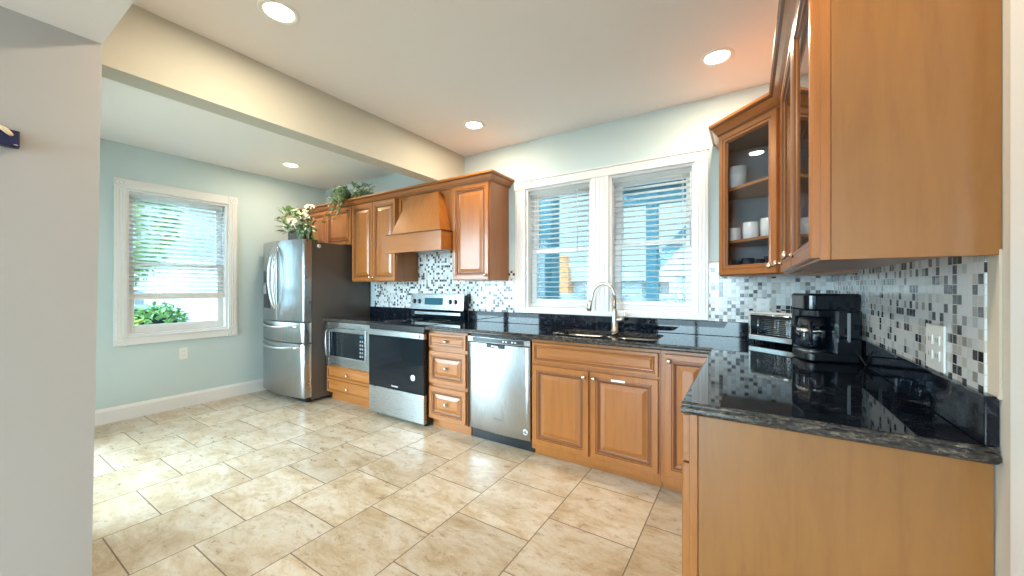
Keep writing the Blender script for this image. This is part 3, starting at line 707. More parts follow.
# range hood -------------------------------------------------------------------
hd = thing('range_hood', 'tapered wooden range hood with straight apron above the range', 'range hood', (0, 0, 0))
bm = NB(); add_box(bm, -3.144, -2.368, YU+.03, YB-.012, 1.72, ZT, .001); bk = obj('back_panel', bm, M['wood'], hd)
bm = NB()
for a in ((-3.144, -3.10, 1.79, ZT), (-2.412, -2.368, 1.79, ZT), (-3.10, -2.412, 2.165, ZT)): add_box(bm, a[0], a[1], YU+.018, YU+.031, a[2], a[3], .002)
obj('face_frame', bm, M['wood'], hd)
bm = NB(); yb = YU+.033
bot = [(-3.075, 2.552), (-2.402, 2.552), (-2.402, yb), (-3.075, yb)]; top = [(-2.935, 2.668), (-2.535, 2.668), (-2.535, yb), (-2.935, yb)]
A = [bm.verts.new((*q, 1.780)) for q in bot]; B = [bm.verts.new((*q, 2.176)) for q in top]
for i in range(4): bm.faces.new((A[i], A[(i+1) % 4], B[(i+1) % 4], B[i]))
bm.faces.new(A[::-1]); bm.faces.new(B); bmesh.ops.recalc_face_normals(bm, faces=bm.faces[:])
obj('tapered_canopy', bm, M['wood'], hd)
bm = NB(); add_box(bm, -3.130, -2.380, 2.545, 2.563, 1.600, 1.775, .002); add_box(bm, -3.130, -3.112, 2.563, YU+.029, 1.600, 1.775); add_box(bm, -2.398, -2.380, 2.563, YU+.029, 1.600, 1.775)
ap = obj('apron', bm, M['wood_h'], hd)
bm = NB(); add_box(bm, -3.140, -2.372, 2.535, YU+.027, 1.774, 1.786, .004); obj('upper_bead', bm, M['glaze'], hd)  # bead all in the dark colour, drawing the line above the apron
bm = NB(); add_box(bm, -3.138, -2.374, 2.538, 2.566, 1.592, 1.602, .003); obj('lower_bead', bm, M['wood_h'], hd)
bm = NB(); add_box(bm, -3.110, -2.400, 2.565, YB-.012, 1.630, 1.655, .003); li = obj('liner', bm, M['steel'], hd)
for k in range(2):
    bm = NB(); add_box(bm, -3.03+k*.30, -2.76+k*.30, 2.62, 2.90, 1.622, 1.632, .002); obj('filter', bm, M['grey_plastic'], li)

# ------------------------------------------------------------------ glass cabinets on the right
# right-wall cabinet: local x from the corner towards the camera
YE = 1.215; YS = 2.385; XU = .155
gw = thing('wall_cabinet', 'large wooden wall cabinet with glass doors and plain veneer side, above the coffee maker', 'cabinet', (XU, YS, 0), -PI/2)
L = YS-YE; ZR = 1.318; DU = XR-.010-XU
bm = NB(); t = .018
add_box(bm, 0, t, .002, DU, ZR, ZT); add_box(bm, t, L-.02, .002, DU, ZR+.012, ZR+.012+t); add_box(bm, t, L-.02, .002, DU, ZT-t, ZT); add_box(bm, t, L-.02, DU-.008, DU, ZR+.012+t, ZT-t, mi=1)
add_box(bm, .54, .56, .002, .022, ZR, ZT)
for x0, x1 in ((0, .14), (L-.04, L-.001)): add_box(bm, x0, x1, 0, .02, ZR, ZT, .001)
add_box(bm, .14, L-.04, 0, .02, ZR, ZR+.035); add_box(bm, .14, L-.04, 0, .02, ZT-.035, ZT)
obj('body', bm, [M['wood'], M['inside']], gw)
bm = NB(); add_box(bm, L-.02, L, .021, DU+.0095, ZR, ZT+.001, .0015); obj('side_panel', bm, M['wood_panel'], gw)
glass_door(gw, .130, .655, ZR+.006, ZT-.012, .160, ZR+.048)
glass_door(gw, .665, L-.004, ZR+.006, ZT-.012, .695, ZR+.048)
SH = []
for z in (1.565, 1.85):
    bm = NB(); add_box(bm, t+.001, L-.021, .03, DU-.009, z, z+.016, .002); obj('shelf', bm, M['wood'], gw)
# diagonal corner cabinet: plan polygon
P0, P1 = Vector((-.150, 2.690)), Vector((.155, 2.385))
cc = thing('corner_cabinet', 'diagonal corner cabinet with one glass door showing mugs, right of the windows', 'cabinet', (P0.x, P0.y, 0), -PI/4)
WD = (P1-P0).length
def loc2(x, y):   # world plan -> cabinet local
    v = Vector((x, y))-P0; c, s = math.cos(PI/4), math.sin(PI/4); return (c*v.x - s*v.y, s*v.x + c*v.y)
plan = [loc2(*q) for q in ((-.150, 2.690), (.150, 2.390), (.442, 2.390), (.442, 2.989), (-.150, 2.989))]
plan_i = [loc2(*q) for q in ((-.132, 2.698), (.150, 2.416), (.150, 2.408), (.430, 2.408), (.430, 2.971), (-.132, 2.971))]
bm = NB(); add_prism(bm, plan, ZR, ZR+.018, 'z'); obj('bottom', bm, M['wood'], cc)
bm = NB(); add_prism(bm, plan, ZT-.018, ZT, 'z'); obj('top', bm, M['wood'], cc)
def strip(a, b, th=.014):
    a, b = Vector(a), Vector(b); d = (b-a).normalized(); n = Vector((-d.y, d.x))*th; return [tuple(a), tuple(b), tuple(b+n), tuple(a+n)]
bm = NB(); add_prism(bm, strip(plan[4], plan[0]), ZR+.018, ZT-.018, 'z'); obj('side_panel', bm, M['wood_panel'], cc)
bm = NB(); add_prism(bm, strip(plan[3], plan[4], .008), ZR+.018, ZT-.018, 'z'); obj('back_board', bm, M['inside'], cc)
bm = NB(); add_prism(bm, strip(plan[2], plan[3], .008), ZR+.018, ZT-.018, 'z'); obj('back_board', bm, M['inside'], cc)
bm = NB(); add_prism(bm, strip(plan[1], plan[2], .008), ZR+.018, ZT-.018, 'z'); obj('side_board', bm, M['inside'], cc)
bm = NB(); add_box(bm, 0, .035, 0, .02, ZR, ZT); add_box(bm, WD-.035, WD, 0, .02, ZR, ZT); add_box(bm, .035, WD-.035, 0, .02, ZR, ZR+.03); add_box(bm, .035, WD-.035, 0, .02, ZT-.03, ZT)
obj('face_frame', bm, M['wood'], cc)
glass_door(cc, .012, WD-.022, ZR+.006, ZT-.012, WD-.048, ZR+.045)
pl = [loc2(*q) for q in ((-.125, 2.712), (.148, 2.439), (.148, 2.412), (.425, 2.412), (.425, 2.966), (-.125, 2.966))]
ZS1, ZS2 = 1.520, 1.845
for z in (ZS1, ZS2):
    bm = NB(); add_prism(bm, pl, z, z+.016, 'z'); obj('shelf', bm, M['wood'], cc)
s2 = math.sqrt(.5); k1 = math.tan(PI/8)
px = .006*.7
crown('crown_moulding', 'wooden crown moulding on top of the glass cabinets, right of the windows', [(-.154, YB-.004), (-.154, 2.686), (.149, 2.381), (.149, 1.216), (XR-.004, 1.216)], ZT-.012,
      [(-1, 0), (-1, -k1), (-1, -k1), (-1, -1), (0, -1)])

# ware behind the glass
def mug(loc, rz, s, m, label, group):
    t = thing('mug', label, 'mug', loc, rz, group)
    bm = NB(); add_lathe(bm, [(0, 0), (.036*s, 0), (.040*s, .004), (.041*s, .095*s), (.038*s, .095*s), (.036*s, .008), (0, .006)], (0,0,0), 'z', 20); obj('cup', bm, m, t)
    bm = NB(); add_tube(bm, [(.039*s, 0, .078*s), (.058*s, 0, .080*s), (.068*s, 0, .055*s), (.060*s, 0, .028*s), (.039*s, 0, .022*s)], .0055*s, 8); obj('handle', bm, m, t)
    return t
def tumbler(loc, s, m, label, group):
    bm = NB(); add_lathe(bm, [(0, 0), (.030*s, 0), (.034*s, .09*s), (.031*s, .09*s), (.028*s, .006), (0, .006)], (0,0,0), 'z', 18)
    o = tag(obj('tumbler', bm, m), label, 'cup', group); o.location = loc; return o
Zm = ZS1+.0165
mug((.015, 2.660, Zm), 1.2, 1.05, M['mug'], 'white mug on the middle shelf, in the centre of the corner cabinet door', 'white mugs in the corner cabinet')
mug((.105, 2.580, Zm), 1.0, 1.1, M['mug'], 'white mug on the middle shelf near the hinge side of corner cabinet door', 'white mugs in the corner cabinet')
mug((-.070, 2.765, Zm), 1.2, .9, M['mug'], 'white mug on the middle shelf near the window side of corner cabinet door', 'white mugs in the corner cabinet')
for k, (x, y) in enumerate(((-.06, 2.72), (.0, 2.665), (.055, 2.615), (.11, 2.56))):
    tumbler((x, y, ZR+.0185), .85+.12*(k % 2), M['dark_ware'], 'dark tumbler on the bottom shelf of the corner glass cabinet', 'dark tumblers in the corner cabinet')
bm = NB(); add_lathe(bm, [(0, 0), (.04, 0), (.05, .06), (.055, .14), (.051, .14), (.045, .06), (.036, .008), (0, .008)], (0,0,0), 'z', 20)
o = tag(obj('pitcher', bm, M['mug']), 'pale vase on the top shelf of the corner glass cabinet', 'vase'); o.location = (-.055, 2.75, ZS2+.0165)
for x, y, z, lb in ((.255, 1.46, 1.5815, 'white mug behind the near glass door of the right cabinet'), (.255, 1.60, 1.331+.018, 'white mug low behind the near glass door of the right cabinet')):
    mug((x, y, z), 3.4, 1.0, M['mug'], lb, None)

# ------------------------------------------------------------------ refrigerator
fr = thing('refrigerator', 'stainless french-door refrigerator with dark grey side, left of the microwave', 'refrigerator', (-4.880, 2.17, 0))
w = .905
def fy(x): return -.062*(1-((x-w/2)/(w/2))**2)+.0
def fpoly(x0, x1, n=14, r=.010, back=.075):
    pts = [(x0, back), (x0, fy(x0)+r)]
    for k in range(n+1): x = x0+.003+(x1-x0-.006)*k/n; pts.append((x, fy(x)))
    return pts+[(x1, fy(x1)+r), (x1, back)]
bm = NB(); add_box(bm, .004, w-.020+.012, .080, .80, .03, 1.742, .004); obj('body', bm, M['fridge_side'], fr)
def fpanel(name, x0, x1, z0, z1):
    bm = NB(); add_prism(bm, fpoly(x0, x1), z0, z1, 'z', .004)
    for f in bm.faces: f.smooth = f.normal.y < -.7
    return obj(name, bm, M['steel_v'], fr)
ld = fpanel('door', .004, w/2-.002, .878, 1.762); rd = fpanel('door', w/2+.002, w-.004, .878, 1.762)
d1 = fpanel('drawer', .004, w-.004, .648, .868); d2 = fpanel('drawer', .004, w-.004, .062, .638)
bm = NB(); add_box(bm, .03, w-.03, .03, .10, .012, .058, .004); obj('grille', bm, M['black'], fr)
for x in (.06, w-.06):
    bm = NB(); add_lathe(bm, [(0, 0), (.02, 0), (.02, .014), (0, .014)], (x, .09, 0), 'z', 12); obj('foot', bm, M['black'], fr)
for dobj, x, s in ((ld, w/2-.032, -1), (rd, w/2+.032, 1)):
    bm = NB(); pts = []
    for k in range(17):
        u = k/16; z = 1.02+.66*u; pts.append((x+s*.012*math.sin(PI*u), fy(x)-.012-.055*math.sin(PI*u)**.7, z))
    add_tube(bm, [(x, fy(x)+.004, 1.02)]+pts+[(x, fy(x)+.004, 1.68)], .0145, 12); obj('handle', bm, M['chrome'], dobj)
for dobj, z in ((d1, .828), (d2, .600)):
    bm = NB(); pts = []
    for k in range(17):
        u = k/16; x = .075+(w-.15)*u; pts.append((x, fy(x)-.010-.040*math.sin(PI*u)**.6, z-.014*math.sin(PI*u)))
    add_tube(bm, [(.075, fy(.075)+.006, z)]+pts+[(w-.075, fy(w-.075)+.006, z)], .0125, 12); obj('handle', bm, M['chrome'], dobj)
bm = NB(); add_prism(bm, [(.045, 0), (.045, fy(.045)-.004), (.13, fy(.13)-.004), (.22, fy(.22)-.004), (.29, fy(.29)-.004), (.29, 0)], 1.30, 1.43, 'z', .001); dp = obj('dispenser', bm, M['black_gloss'], ld)
bm = NB(); add_prism(bm, [(.045, 0), (.045, fy(.045)-.003), (.13, fy(.13)-.003), (.22, fy(.22)-.003), (.29, fy(.29)-.003), (.29, 0)], 1.00, 1.27, 'z', .001); obj('dispenser_cavity', bm, M['black'], dp)
bm = NB(); add_prism(bm, [(.042, 0), (.042, fy(.042)-.010), (.13, fy(.13)-.010), (.22, fy(.22)-.010), (.293, fy(.293)-.010), (.293, 0)], 1.272, 1.298, 'z', .002); obj('dispenser_ledge', bm, M['steel'], dp)
bm = NB(); add_box(bm, .12, .20, fy(.16)-.022, fy(.16)-.002, 1.17, 1.265, .004); obj('dispenser_spout', bm, M['grey_plastic'], dp)
bm = NB(); add_prism(bm, [(.05, 0), (.05, fy(.05)-.012), (.13, fy(.13)-.014), (.22, fy(.22)-.014), (.285, fy(.285)-.012), (.285, 0)], .996, 1.010, 'z', .002); obj('drip_tray', bm, M['steel'], dp)
for x0, x1 in ((.02, .10), (w-.10, w-.012)):
    bm = NB(); add_box(bm, x0, x1, .03, .15, 1.744, 1.768, .006); obj('hinge_cover', bm, M['fridge_side'], fr)
for z0, z1 in ((.652, .868), (.066, .636)):
    bm = NB(); add_box(bm, w-.016, w-.0005, .055, .068, z0, z1, .002); obj('edge_trim', bm, M['nickel'], fr)
bm = NB(); add_lathe(bm, [(0, 0), (.022, 0), (.022, .0012), (0, .0012)], (w-.0075, .16, 1.700), 'x', 20); obj('round_sticker', bm, M['white_print'], fr)

# ------------------------------------------------------------------ plants
def leaf(bm, c, d, n, L, W, mi=0, fold=.25):
    d = d.normalized(); s = d.cross(n)
    if s.length < 1e-4: s = d.cross(Vector((1, .3, 0)))
    s.normalize(); n = s.cross(d).normalized(); c = Vector(c)
    prof = [(0, .12), (.25, .85), (.5, 1), (.78, .62), (1, .04)]
    mids = [c+d*(L*t)-n*(L*.25*t*t) for t, _ in prof]; l = [m_+s*W*.5*q+n*W*fold*q for m_, (t, q) in zip(mids, prof)]; r = [m_-s*W*.5*q+n*W*fold*q for m_, (t, q) in zip(mids, prof)]
    mv, lv, rv = ([bm.verts.new(p) for p in a] for a in (mids, l, r))
    for i in range(4):
        for q in ((mv[i], mv[i+1], lv[i+1], lv[i]), (mv[i+1], mv[i], rv[i], rv[i+1])):
            f = bm.faces.new(q); f.material_index = mi; f.smooth = True
def rv(): 
    while True:
        v = Vector((random.uniform(-1,1), random.uniform(-1,1), random.uniform(-1,1)))
        if .05 < v.length < 1: return v.normalized()
fp = thing('flower_planter', 'dark box planter of cream flowers and green leaves on top of the refrigerator', 'plant', (-4.33, 2.31, 1.7425))
bm = NB(); add_prism(bm, [(-.155, -.055), (.155, -.055), (.155, .055), (-.155, .055)], .0, .150, 'z', .004); obj('planter_box', bm, M['planter'], fp)
bm = NB(); add_box(bm, -.145, .145, -.047, .047, .149, .154); obj('soil', bm, M['stem'], fp)
FL = [(-.17, -.03, .40), (-.13, -.09, .27), (-.04, -.07, .30), (.05, -.12, .24), (.13, -.05, .31), (.20, .0, .40), (.05, .0, .36), (-.07, .02, .37), (-.03, -.13, .20), (.13, -.11, .21), (.21, -.06, .28), (-.19, -.06, .30)]
for k, p in enumerate(FL):
    bm = NB(); c = Vector(p); out = Vector((p[0]*1.5, p[1]*2-.25, .55)).normalized()
    a = out.cross(Vector((0, 0, 1))); a = a.normalized() if a.length > .01 else Vector((1, 0, 0)); b = out.cross(a)
    for ring, nn, Lp, tilt in ((0, 7, .060, .25), (1, 6, .045, .8), (2, 4, .03, 1.5)):
        for j in range(nn):
            t = 2*PI*j/nn+ring*.4; d = (a*math.cos(t)+b*math.sin(t))+out*tilt; leaf(bm, c, d, out, Lp, Lp*.8, 0, .15)
    obj('flower', bm, M['petal'], fp)
    bm = NB(); add_tube(bm, [(p[0]*.5, p[1]*.3, .15), (p[0]*.8, p[1]*.7, p[2]*.6), p], .003, 6); obj('stem', bm, M['stem'], fp)
bm = NB()
for k in range(150):
    c = Vector((random.uniform(-.19, .22), random.uniform(-.13, .06), random.uniform(.13, .38))); d = Vector((c.x*3, c.y*4-.2, random.uniform(-.5, .9)))+rv()*.6
    leaf(bm, c, d, Vector((0, -.4, 1)), random.uniform(.05, .10), random.uniform(.022, .04), 0 if random.random() < .6 else 1)
for k in range(34):
    c = Vector((random.uniform(.14, .32), random.uniform(-.14, .0), random.uniform(.06, .20))); leaf(bm, c, Vector((.7, -.3, -.2))+rv()*.5, Vector((0, -.5, 1)), .07, .03, 0 if k % 3 else 1)
obj('leaves', bm, [M['leaf'], M['leaf_var']], fp)
iv = thing('ivy_plant', 'trailing green ivy lying on top of the cabinets above the refrigerator', 'plant', (-3.93, 2.70, ZT+.070))
bm = NB(); st = NB()
for s_ in range(24):
    a = random.uniform(-PI*.98, .2) if s_ < 13 else random.uniform(0, 2*PI); R = random.uniform(.16, .42); pts = []
    lift = random.uniform(.04, .15) if s_ % 3 else random.uniform(.02, .05)
    for k in range(8):
        u = k/7; x, y = R*u*math.cos(a)*(1.15), -.01+R*u*math.sin(a)*.55
        z = .012+lift*math.sin(PI*min(1, u*.85)) - (max(0, -y-.075)*2.2)
        pts.append(Vector((x, y, z)))
    add_tube(st, pts, .0025, 5)
    for p in pts[1:]:
        for q in range(3): leaf(bm, p, rv()+Vector((math.cos(a), math.sin(a)-.3, .35)), Vector((0, -.4, 1)), random.uniform(.045, .075), random.uniform(.022, .034), 0 if random.random() < .7 else 1)
obj('leaves', bm, [M['leaf_ivy'], M['leaf_var']], iv); obj('stem', st, M['stem'], iv)

# ------------------------------------------------------------------ worktop appliances
to = thing('toaster_oven', 'small steel toaster oven standing at an angle behind the coffee maker', 'toaster oven', (.007, 2.755, CT), math.radians(-39))
Lx, Dy, Hh = .365, .19, .195
bm = NB(); add_box(bm, 0, Lx, .006, .014, .022, Hh-.004); add_prism(bm, [(.014, .020), (Dy, .020), (Dy, Hh-.02), (Dy-.02, Hh), (.014, Hh)], 0, Lx, 'x', .004); obj('body', bm, M['chrome'], to)
bm = NB()
for a in ((.0, Lx, .020, .050), (.0, Lx, Hh-.030, Hh), (.0, .014, .050, Hh-.030), (.278, Lx, .050, Hh-.030)): add_box(bm, a[0], a[1], -.008, .006, a[2], a[3], .003)
obj('front_frame', bm, M['chrome'], to)
bm = NB(); add_box(bm, .014, .278, -.002, .004, .050, Hh-.030); dg_ = obj('glass_door', bm, M['black_gloss'], to)
bm = NB()
for k in range(9): add_tube(bm, [(.060, -.0036, .062+.011*k), (.265, -.0036, .062+.011*k)], .0011, 5)
for x in (.06, .165, .265): add_tube(bm, [(x, -.0040, .058), (x, -.0040, .155)], .0012, 5)
obj('wire_lines', bm, M['chrome'], dg_)  # thin chrome lines laid over the front of the glass
bm = NB(); add_tube(bm, [(.03, -.006, Hh-.022), (.032, -.026, Hh-.020), (.26, -.026, Hh-.020), (.262, -.006, Hh-.022)], .006, 8); obj('handle', bm, M['chrome'], dg_)
for z in (.07, .11, .15):
    bm = NB(); add_lathe(bm, [(.015, 0), (.014, .016), (0, .017)], (.320, -.007, z), '-y', 16); obj('knob', bm, M['black'], to)
for x in (.03, Lx-.03):
    for y in (.03, Dy-.03):
        bm = NB(); add_lathe(bm, [(0, 0), (.011, 0), (.009, .022), (0, .022)], (x, y, 0), 'z', 10); obj('foot', bm, M['black'], to)

cf = thing('coffee_maker', 'black drip coffee maker with glass carafe on the granite by the right wall', 'coffee maker', (.228, 2.165, CT), math.radians(14))
bm = NB(); add_prism(bm, round_rect(0, .210, 0, .19, .03), .004, .040, 'z', .005); obj('base', bm, M['black'], cf)
bm = NB(); add_prism(bm, [(.100, .02), (.105, .004), (.12, 0), (.195, 0), (.210, .015), (.210, .175), (.195, .19), (.015, .19), (0, .175), (0, .165), (.100, .145)], .041, .235, 'z', .003); tw = obj('tower', bm, M['black_gloss'], cf)
bm = NB(); add_prism(bm, round_rect(-.004, .212, -.002, .192, .035), .232, .312, 'z', .010); obj('brew_head', bm, M['black_gloss'], cf)
bm = NB(); add_box(bm, .150, .162, -.0035, .002, .095, .225, .002); obj('water_gauge', bm, M['grey_plastic'], tw)
bm = NB(); add_prism(bm, [(.112, .042), (.200, .042), (.200, .105), (.125, .105), (.112, .090)], -.003, .0, 'y', .001); obj('side_cover', bm, M['black'], tw)
bm = NB(); add_lathe(bm, [(0, .040), (.052, .040), (.054, .043), (0, .043)], (.052, .09, 0), 'z', 24); obj('hot_plate', bm, M['steel'], cf)
bm = NB(); add_lathe(bm, [(0, .001), (.046, .001), (.054, .012), (.062, .045), (.060, .085), (.048, .125), (.043, .140), (.046, .148)], (.052, .09, .044), 'z', 28); cr = obj('carafe', bm, M['carafe_glass'], cf)
bm = NB(); add_lathe(bm, [(.0545, .118), (.052, .132), (.0485, .150), (0, .154)], (.052, .09, .044), 'z', 24); obj('carafe_lid', bm, M['black'], cr)
bm = NB(); add_lathe(bm, [(.0605, .082), (.0625, .082), (.0570, .104), (.0545, .104)], (.052, .09, .044), 'z', 28); obj('carafe_band', bm, M['chrome'], cr)
bm = NB(); add_tube(bm, [(.030, .035, .180), (.012, -.005, .178), (.005, -.022, .150), (.008, -.018, .100), (.020, .020, .085)], .008, 10); obj('carafe_handle', bm, M['black'], cr)
bm = NB(); add_tube(bm, [(.180, -.002, .06), (.192, -.014, .035), (.200, -.030, .006), (.205, -.075, .004), (.185, -.12, .004)], .0035, 8); obj('power_cord', bm, M['black'], cf)

# ------------------------------------------------------------------ outlets
def outlet(label, loc, rz, w=.072, h=.118, gang=1):
    t = thing('wall_outlet', label, 'outlet', loc, rz, 'white wall outlets')
    bm = NB(); add_box(bm, -w/2, w/2, -.006, .0, -h/2, h/2, .0025); pl_ = obj('cover_plate', bm, M['white_plastic'], t)
    for gi in range(gang):
        gx = (gi-(gang-1)/2)*.046
        for dz in (-.021, .021):
            bm = NB(); add_prism(bm, round_rect(gx-.016, gx+.016, dz-.014, dz+.014, .006), -.0085, -.005, 'y'); sk_ = obj('socket', bm, M['white_plastic'], pl_)
            bm = NB()
            for sx in (-.006, .006): add_box(bm, gx+sx-.001, gx+sx+.001, -.0090, -.0080, dz-.005, dz+.006)
            obj('slot', bm, M['black'], pl_)
    return t
outlet('white outlet low on the wall under the left window', (XL, 1.452, .56), PI/2)
outlet('white outlet in the mosaic tile between the range and the windows', (-2.165, YB-.0095, 1.085), 0, .070, .115)
outlet('white outlet in the mosaic tile behind the toaster oven', (.085, YB-.0095, 1.115), 0)
outlet('wide white double outlet in the mosaic tile on the right wall', (XR-.0095, 1.505, 1.083), -PI/2, .118, .125, 2)

# ------------------------------------------------------------------ recessed lights
def downlight(x, y, z, label):
    t = thing('recessed_light', label, 'ceiling light', (x, y, z), 0, 'recessed ceiling lights')
    bm = NB(); add_lathe(bm, [(.090, 0), (.090, -.004), (.084, -.007), (.070, -.006), (.064, -.001), (.064, 0)], (0,0,0), 'z', 36); obj('trim_ring', bm, M['white_plastic'], t)
    bm = NB(); add_lathe(bm, [(0, -.0025), (.064, -.0025), (.064, -.001), (0, -.001)], (0,0,0), 'z', 36); obj('lens', bm, M['lens'], t)
    lamp(x, y, z-.012); return t
def lamp(x, y, z, k=1.0):
    d = bpy.data.lights.new('recessed_lamp', 'AREA'); d.shape = 'DISK'; d.size = .12; d.energy = LAMP_W*k; d.color = LAMP_COL
    o = bpy.data.objects.new('recessed_lamp', d); C.objects.link(o); o.location = (x, y, z)
downlight(-1.945, .936, ZC, 'lit recessed ceiling light nearest the camera, beside the beam')
downlight(-.154, 2.493, ZC, 'lit recessed ceiling light above the corner glass cabinet, right of the windows')
downlight(-1.930, 2.457, ZC, 'lit recessed ceiling light above the single wall cabinet by the windows')
downlight(-4.273, 2.180, ZC, 'lit recessed ceiling light beyond the beam, above the refrigerator')
downlight(-.154, .936, ZC, 'added unseen ceiling light over the near end of the granite worktop')  # unseen fixture, added by symmetry; lights the near worktop

# ------------------------------------------------------------------ blue rack on the near left wall
br = thing('wall_rack', 'dark blue wall rack with a cream ornament at the left picture edge', 'rack', (-2.27, .19, 1.79), PI/2)
bm = NB(); add_box(bm, -.16, .0, -.032, -.001, -.034, .026, .003); obj('rail', bm, M['navy'], br)
bm = NB(); add_tube(bm, [(-.050, -.033, .030), (-.036, -.040, .022), (-.024, -.040, .010), (-.018, -.036, .004)], [.006, .009, .008, .005], 10); obj('ornament', bm, M['cream'], br)
bm = NB(); add_box(bm, -.014, -.005, -.034, -.031, -.028, -.025, .0005); obj('metal_tab', bm, M['chrome'], br)

# ------------------------------------------------------------------ outside
M['paving'] = mat('pale_paving', (.42, .42, .42), .9); M['teal_cast_paint'] = mat('porch_paint', (.10, .25, .31), .6); M['house_white'] = mat('white_siding', (.24, .27, .28), .7)  # porch teal puts the light's colour cast into the paint
M['siding_pale'] = mat('pale_siding', (.80, .80, .79), .7); M['roof_grey'] = mat('roof_grey', (.30, .34, .36), .8); M['stone'] = mat('stone_wall', (.4, .4, .4), .8); M['brick'] = mat('orange_brick', (.42, .17, .07), .8)
g = NT(M['stone']); vz = g.n('TexVoronoi'); g.l(g.pos(), vz.inputs['Vector']); vz.inputs['Scale'].default_value = 9; g.l(g.ramp(vz.outputs['Color'], [(.2, (.10, .13, .14)), (.8, (.34, .37, .37))]), g.b.inputs['Base Color'])
M['leaf_hedge'] = mat('hedge_leaf', (.36, .46, .07), .5); M['leaf_tree'] = mat('tree_leaf', (.22, .36, .12), .5); M['bark'] = mat('bark', (.16, .12, .09), .9); M['car_paint'] = mat('car_paint', (.55, .66, .75), .2, coat=.6); M['deck'] = mat('deck_boards', (.42, .47, .48), .7)
bm = NB(); add_box(bm, -40, 40, -40, 40, -.9, -.6); struct(obj('ground', bm, M['paving']))
bm = NB(); add_box(bm, -4.0, 3.0, 3.16, 6.2, -.25, -.05)
struct(obj('porch_deck', bm, M['deck']))
def post(x, y, s, z1, label):
    t = thing('porch_post', label, 'post', (x, y, -.05))
    bm = NB(); add_box(bm, -s/2, s/2, -s/2, s/2, 0, z1, .008); obj('shaft', bm, M['teal_cast_paint'], t)
    bm = NB(); add_box(bm, -s*.62, s*.62, -s*.62, s*.62, 0, .14, .01); obj('plinth', bm, M['teal_cast_paint'], t)
    bm = NB(); add_box(bm, -s*.62, s*.62, -s*.62, s*.62, z1-.10, z1, .01); obj('capital', bm, M['teal_cast_paint'], t)
    return t
post(-2.13, 4.20, .23, 3.15, 'thick teal porch post outside the left kitchen window')
p2 = post(-1.22, 5.9, .16, 2.72, 'slim teal porch post outside the right kitchen window')
bm = NB(); add_prism(bm, [(.08, 1.55), (.08, 1.78), (.95, 2.70), (.95, 2.48)], -.05, .05, 'y'); obj('brace', bm, M['teal_cast_paint'], p2)
rf = thing('porch_roof', 'sloping teal porch roof with rafters outside the kitchen windows', 'roof', (0, 0, 0))
bm = NB(); add_prism(bm, [(3.20, 3.30), (6.25, 2.72), (6.25, 2.80), (3.20, 3.38)], -1.75, 3.2, 'x'); obj('deck_panel', bm, M['teal_cast_paint'], rf)
for k in range(8):
    x = -1.6+k*.62; bm = NB(); add_prism(bm, [(3.20, 3.18), (6.20, 2.60), (6.20, 2.74), (3.20, 3.31)], x-.025, x+.025, 'x'); obj('rafter', bm, M['house_white'] if k == 2 else M['teal_cast_paint'], rf)
bm = NB(); add_box(bm, -1.75, 3.2, 5.83, 5.97, 2.50, 2.68); obj('header_beam', bm, M['teal_cast_paint'], rf)
bm = NB(); add_prism(bm, [(4.1, 3.10), (4.3, 3.10), (4.3, 3.22), (4.1, 3.22)], -3.2, -1.75, 'x'); obj('tie_beam', bm, M['teal_cast_paint'], rf)
bm = NB(); add_box(bm, -14, 6, 8.0, 8.35, -.6, 1.10, .03); tag(obj('stone_wall', bm, M['stone']), 'low grey stone wall beyond the porch outside the kitchen windows', 'wall')
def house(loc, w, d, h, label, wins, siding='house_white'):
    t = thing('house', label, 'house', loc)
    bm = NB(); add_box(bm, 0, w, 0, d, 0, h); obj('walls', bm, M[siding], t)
    bm = NB(); add_prism(bm, [(-.3, h), (w+.3, h), (w/2, h+w*.13)], -.3, d+.3, 'y'); obj('roof', bm, M['roof_grey'], t)
    for (x, z, ww, hh) in wins:
        bm = NB(); add_box(bm, x, x+ww, -.05, .02, z, z+hh); f_ = obj('window', bm, M['trim'], t)
        bm = NB(); add_box(bm, x+.06, x+ww-.06, -.07, -.04, z+.06, z+hh-.06); obj('pane', bm, M['grey_plastic'], f_)
    return t
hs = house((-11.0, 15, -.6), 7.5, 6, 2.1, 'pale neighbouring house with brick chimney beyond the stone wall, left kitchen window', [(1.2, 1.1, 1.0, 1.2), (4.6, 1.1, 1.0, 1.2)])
bm = NB(); add_box(bm, 3.95, 4.65, -.6, -.02, 0, 2.6, .02); add_prism(bm, [(3.95, 2.6), (4.65, 2.6), (4.42, 3.2), (4.18, 3.2)], -.6, -.02, 'y'); obj('chimney', bm, M['brick'], hs)
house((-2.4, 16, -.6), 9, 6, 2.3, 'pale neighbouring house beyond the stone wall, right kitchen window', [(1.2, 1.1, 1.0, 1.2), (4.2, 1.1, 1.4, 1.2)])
h2 = house((0, 0, 0), 7, 6, 3.0, 'white house in the distance outside the left window', [(.8, 1.0, .6, .8), (4.4, .9, 1.2, 1.2)], 'siding_pale')
h2.location = (-17.5, 2.7, -.6); h2.rotation_euler = (0, 0, PI/2)
def foliage(c, r, n, size, m):
    bm = NB()
    for k in range(n):
        d = rv(); p = Vector((d.x*r[0], d.y*r[1], d.z*r[2]))*random.uniform(.55, 1.0)**.5
        leaf(bm, Vector(c)+p, d+rv()*.8, Vector((0, 0, 1))+rv()*.4, size*random.uniform(.7, 1.3), size*.55)
    return bm
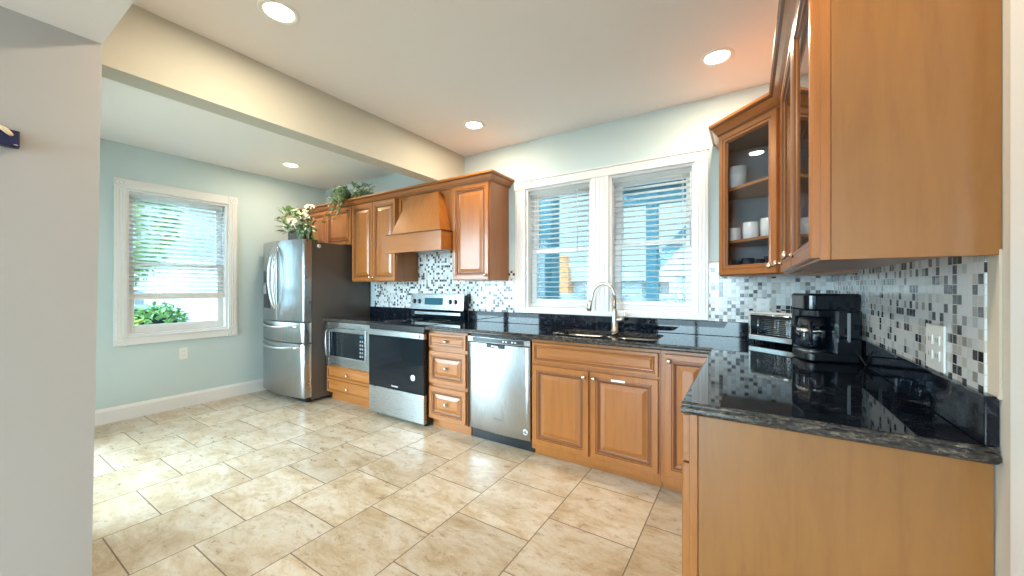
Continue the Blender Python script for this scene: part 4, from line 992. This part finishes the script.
def bush(loc, r, n, label, m):
    t = thing('bush', label, 'bush', loc, 0, 'bushes outside the left window')
    obj('foliage', foliage((0, 0, r[2]*.9), r, n, .12, m), m, t)
    bm = NB()
    for k in range(5): a = k*1.26; add_tube(bm, [(.03*math.cos(a), .03*math.sin(a), 0), (.3*r[0]*math.cos(a), .3*r[1]*math.sin(a), r[2]*.9), (.6*r[0]*math.cos(a), .6*r[1]*math.sin(a), r[2]*1.3)], [.02, .014, .006], 6)
    obj('branches', bm, M['bark'], t); return t
bush((-8.2, 1.62, -.6), (.5, .45, .72), 700, 'yellow-green bush outside the left window, nearest the pane centre', M['leaf_hedge'])
bush((-9.6, 2.45, -.6), (.6, .5, .80), 800, 'dense green bush outside the left window, right of the yellow-green bush', M['leaf_tree'])
bush((-9.9, 1.25, -.6), (.6, .5, .74), 700, 'low green bush outside the left window, at the left edge of the view', M['leaf_hedge'])
tr = thing('tree', 'tall leafy tree standing behind the bushes outside the left window', 'tree', (-12.0, 2.1, -.6))
obj('crown', foliage((0, 0, 3.6), (1.6, 1.2, 1.7), 1500, .20, None), M['leaf_tree'], tr)
bm = NB(); add_tube(bm, [(0, 0, 0), (.05, .05, 1.4), (0, 0, 2.6), (.1, -.1, 3.8)], [.16, .12, .09, .04], 10); obj('trunk', bm, M['bark'], tr)
ca = thing('car', 'pale blue parked car behind the bushes outside the left window', 'car', (-13.2, 2.9, -.6), PI/2)
bm = NB(); add_prism(bm, [(-1.9, .3), (1.9, .3), (1.95, .7), (1.2, .82), (-1.3, .85), (-1.95, .78)], -.8, .8, 'y', .06); obj('body', bm, M['car_paint'], ca)
bm = NB(); add_prism(bm, [(-1.25, .80), (.95, .80), (.45, 1.38), (-.85, 1.40)], -.68, .68, 'y', .05); cb_ = obj('cabin', bm, M['car_paint'], ca)
bm = NB(); add_prism(bm, [(-1.10, .86), (.78, .86), (.40, 1.30), (-.78, 1.32)], -.70, .70, 'y'); obj('side_window', bm, M['black_gloss'], cb_)
for x in (-1.2, 1.2):
    for y in (-.78, .62):
        bm = NB(); add_prism(bm, [(x+.32*math.cos(2*PI*k/18), .32+.32*math.sin(2*PI*k/18)) for k in range(18)], y, y+.16, 'y', .02); obj('wheel', bm, M['black'], ca)
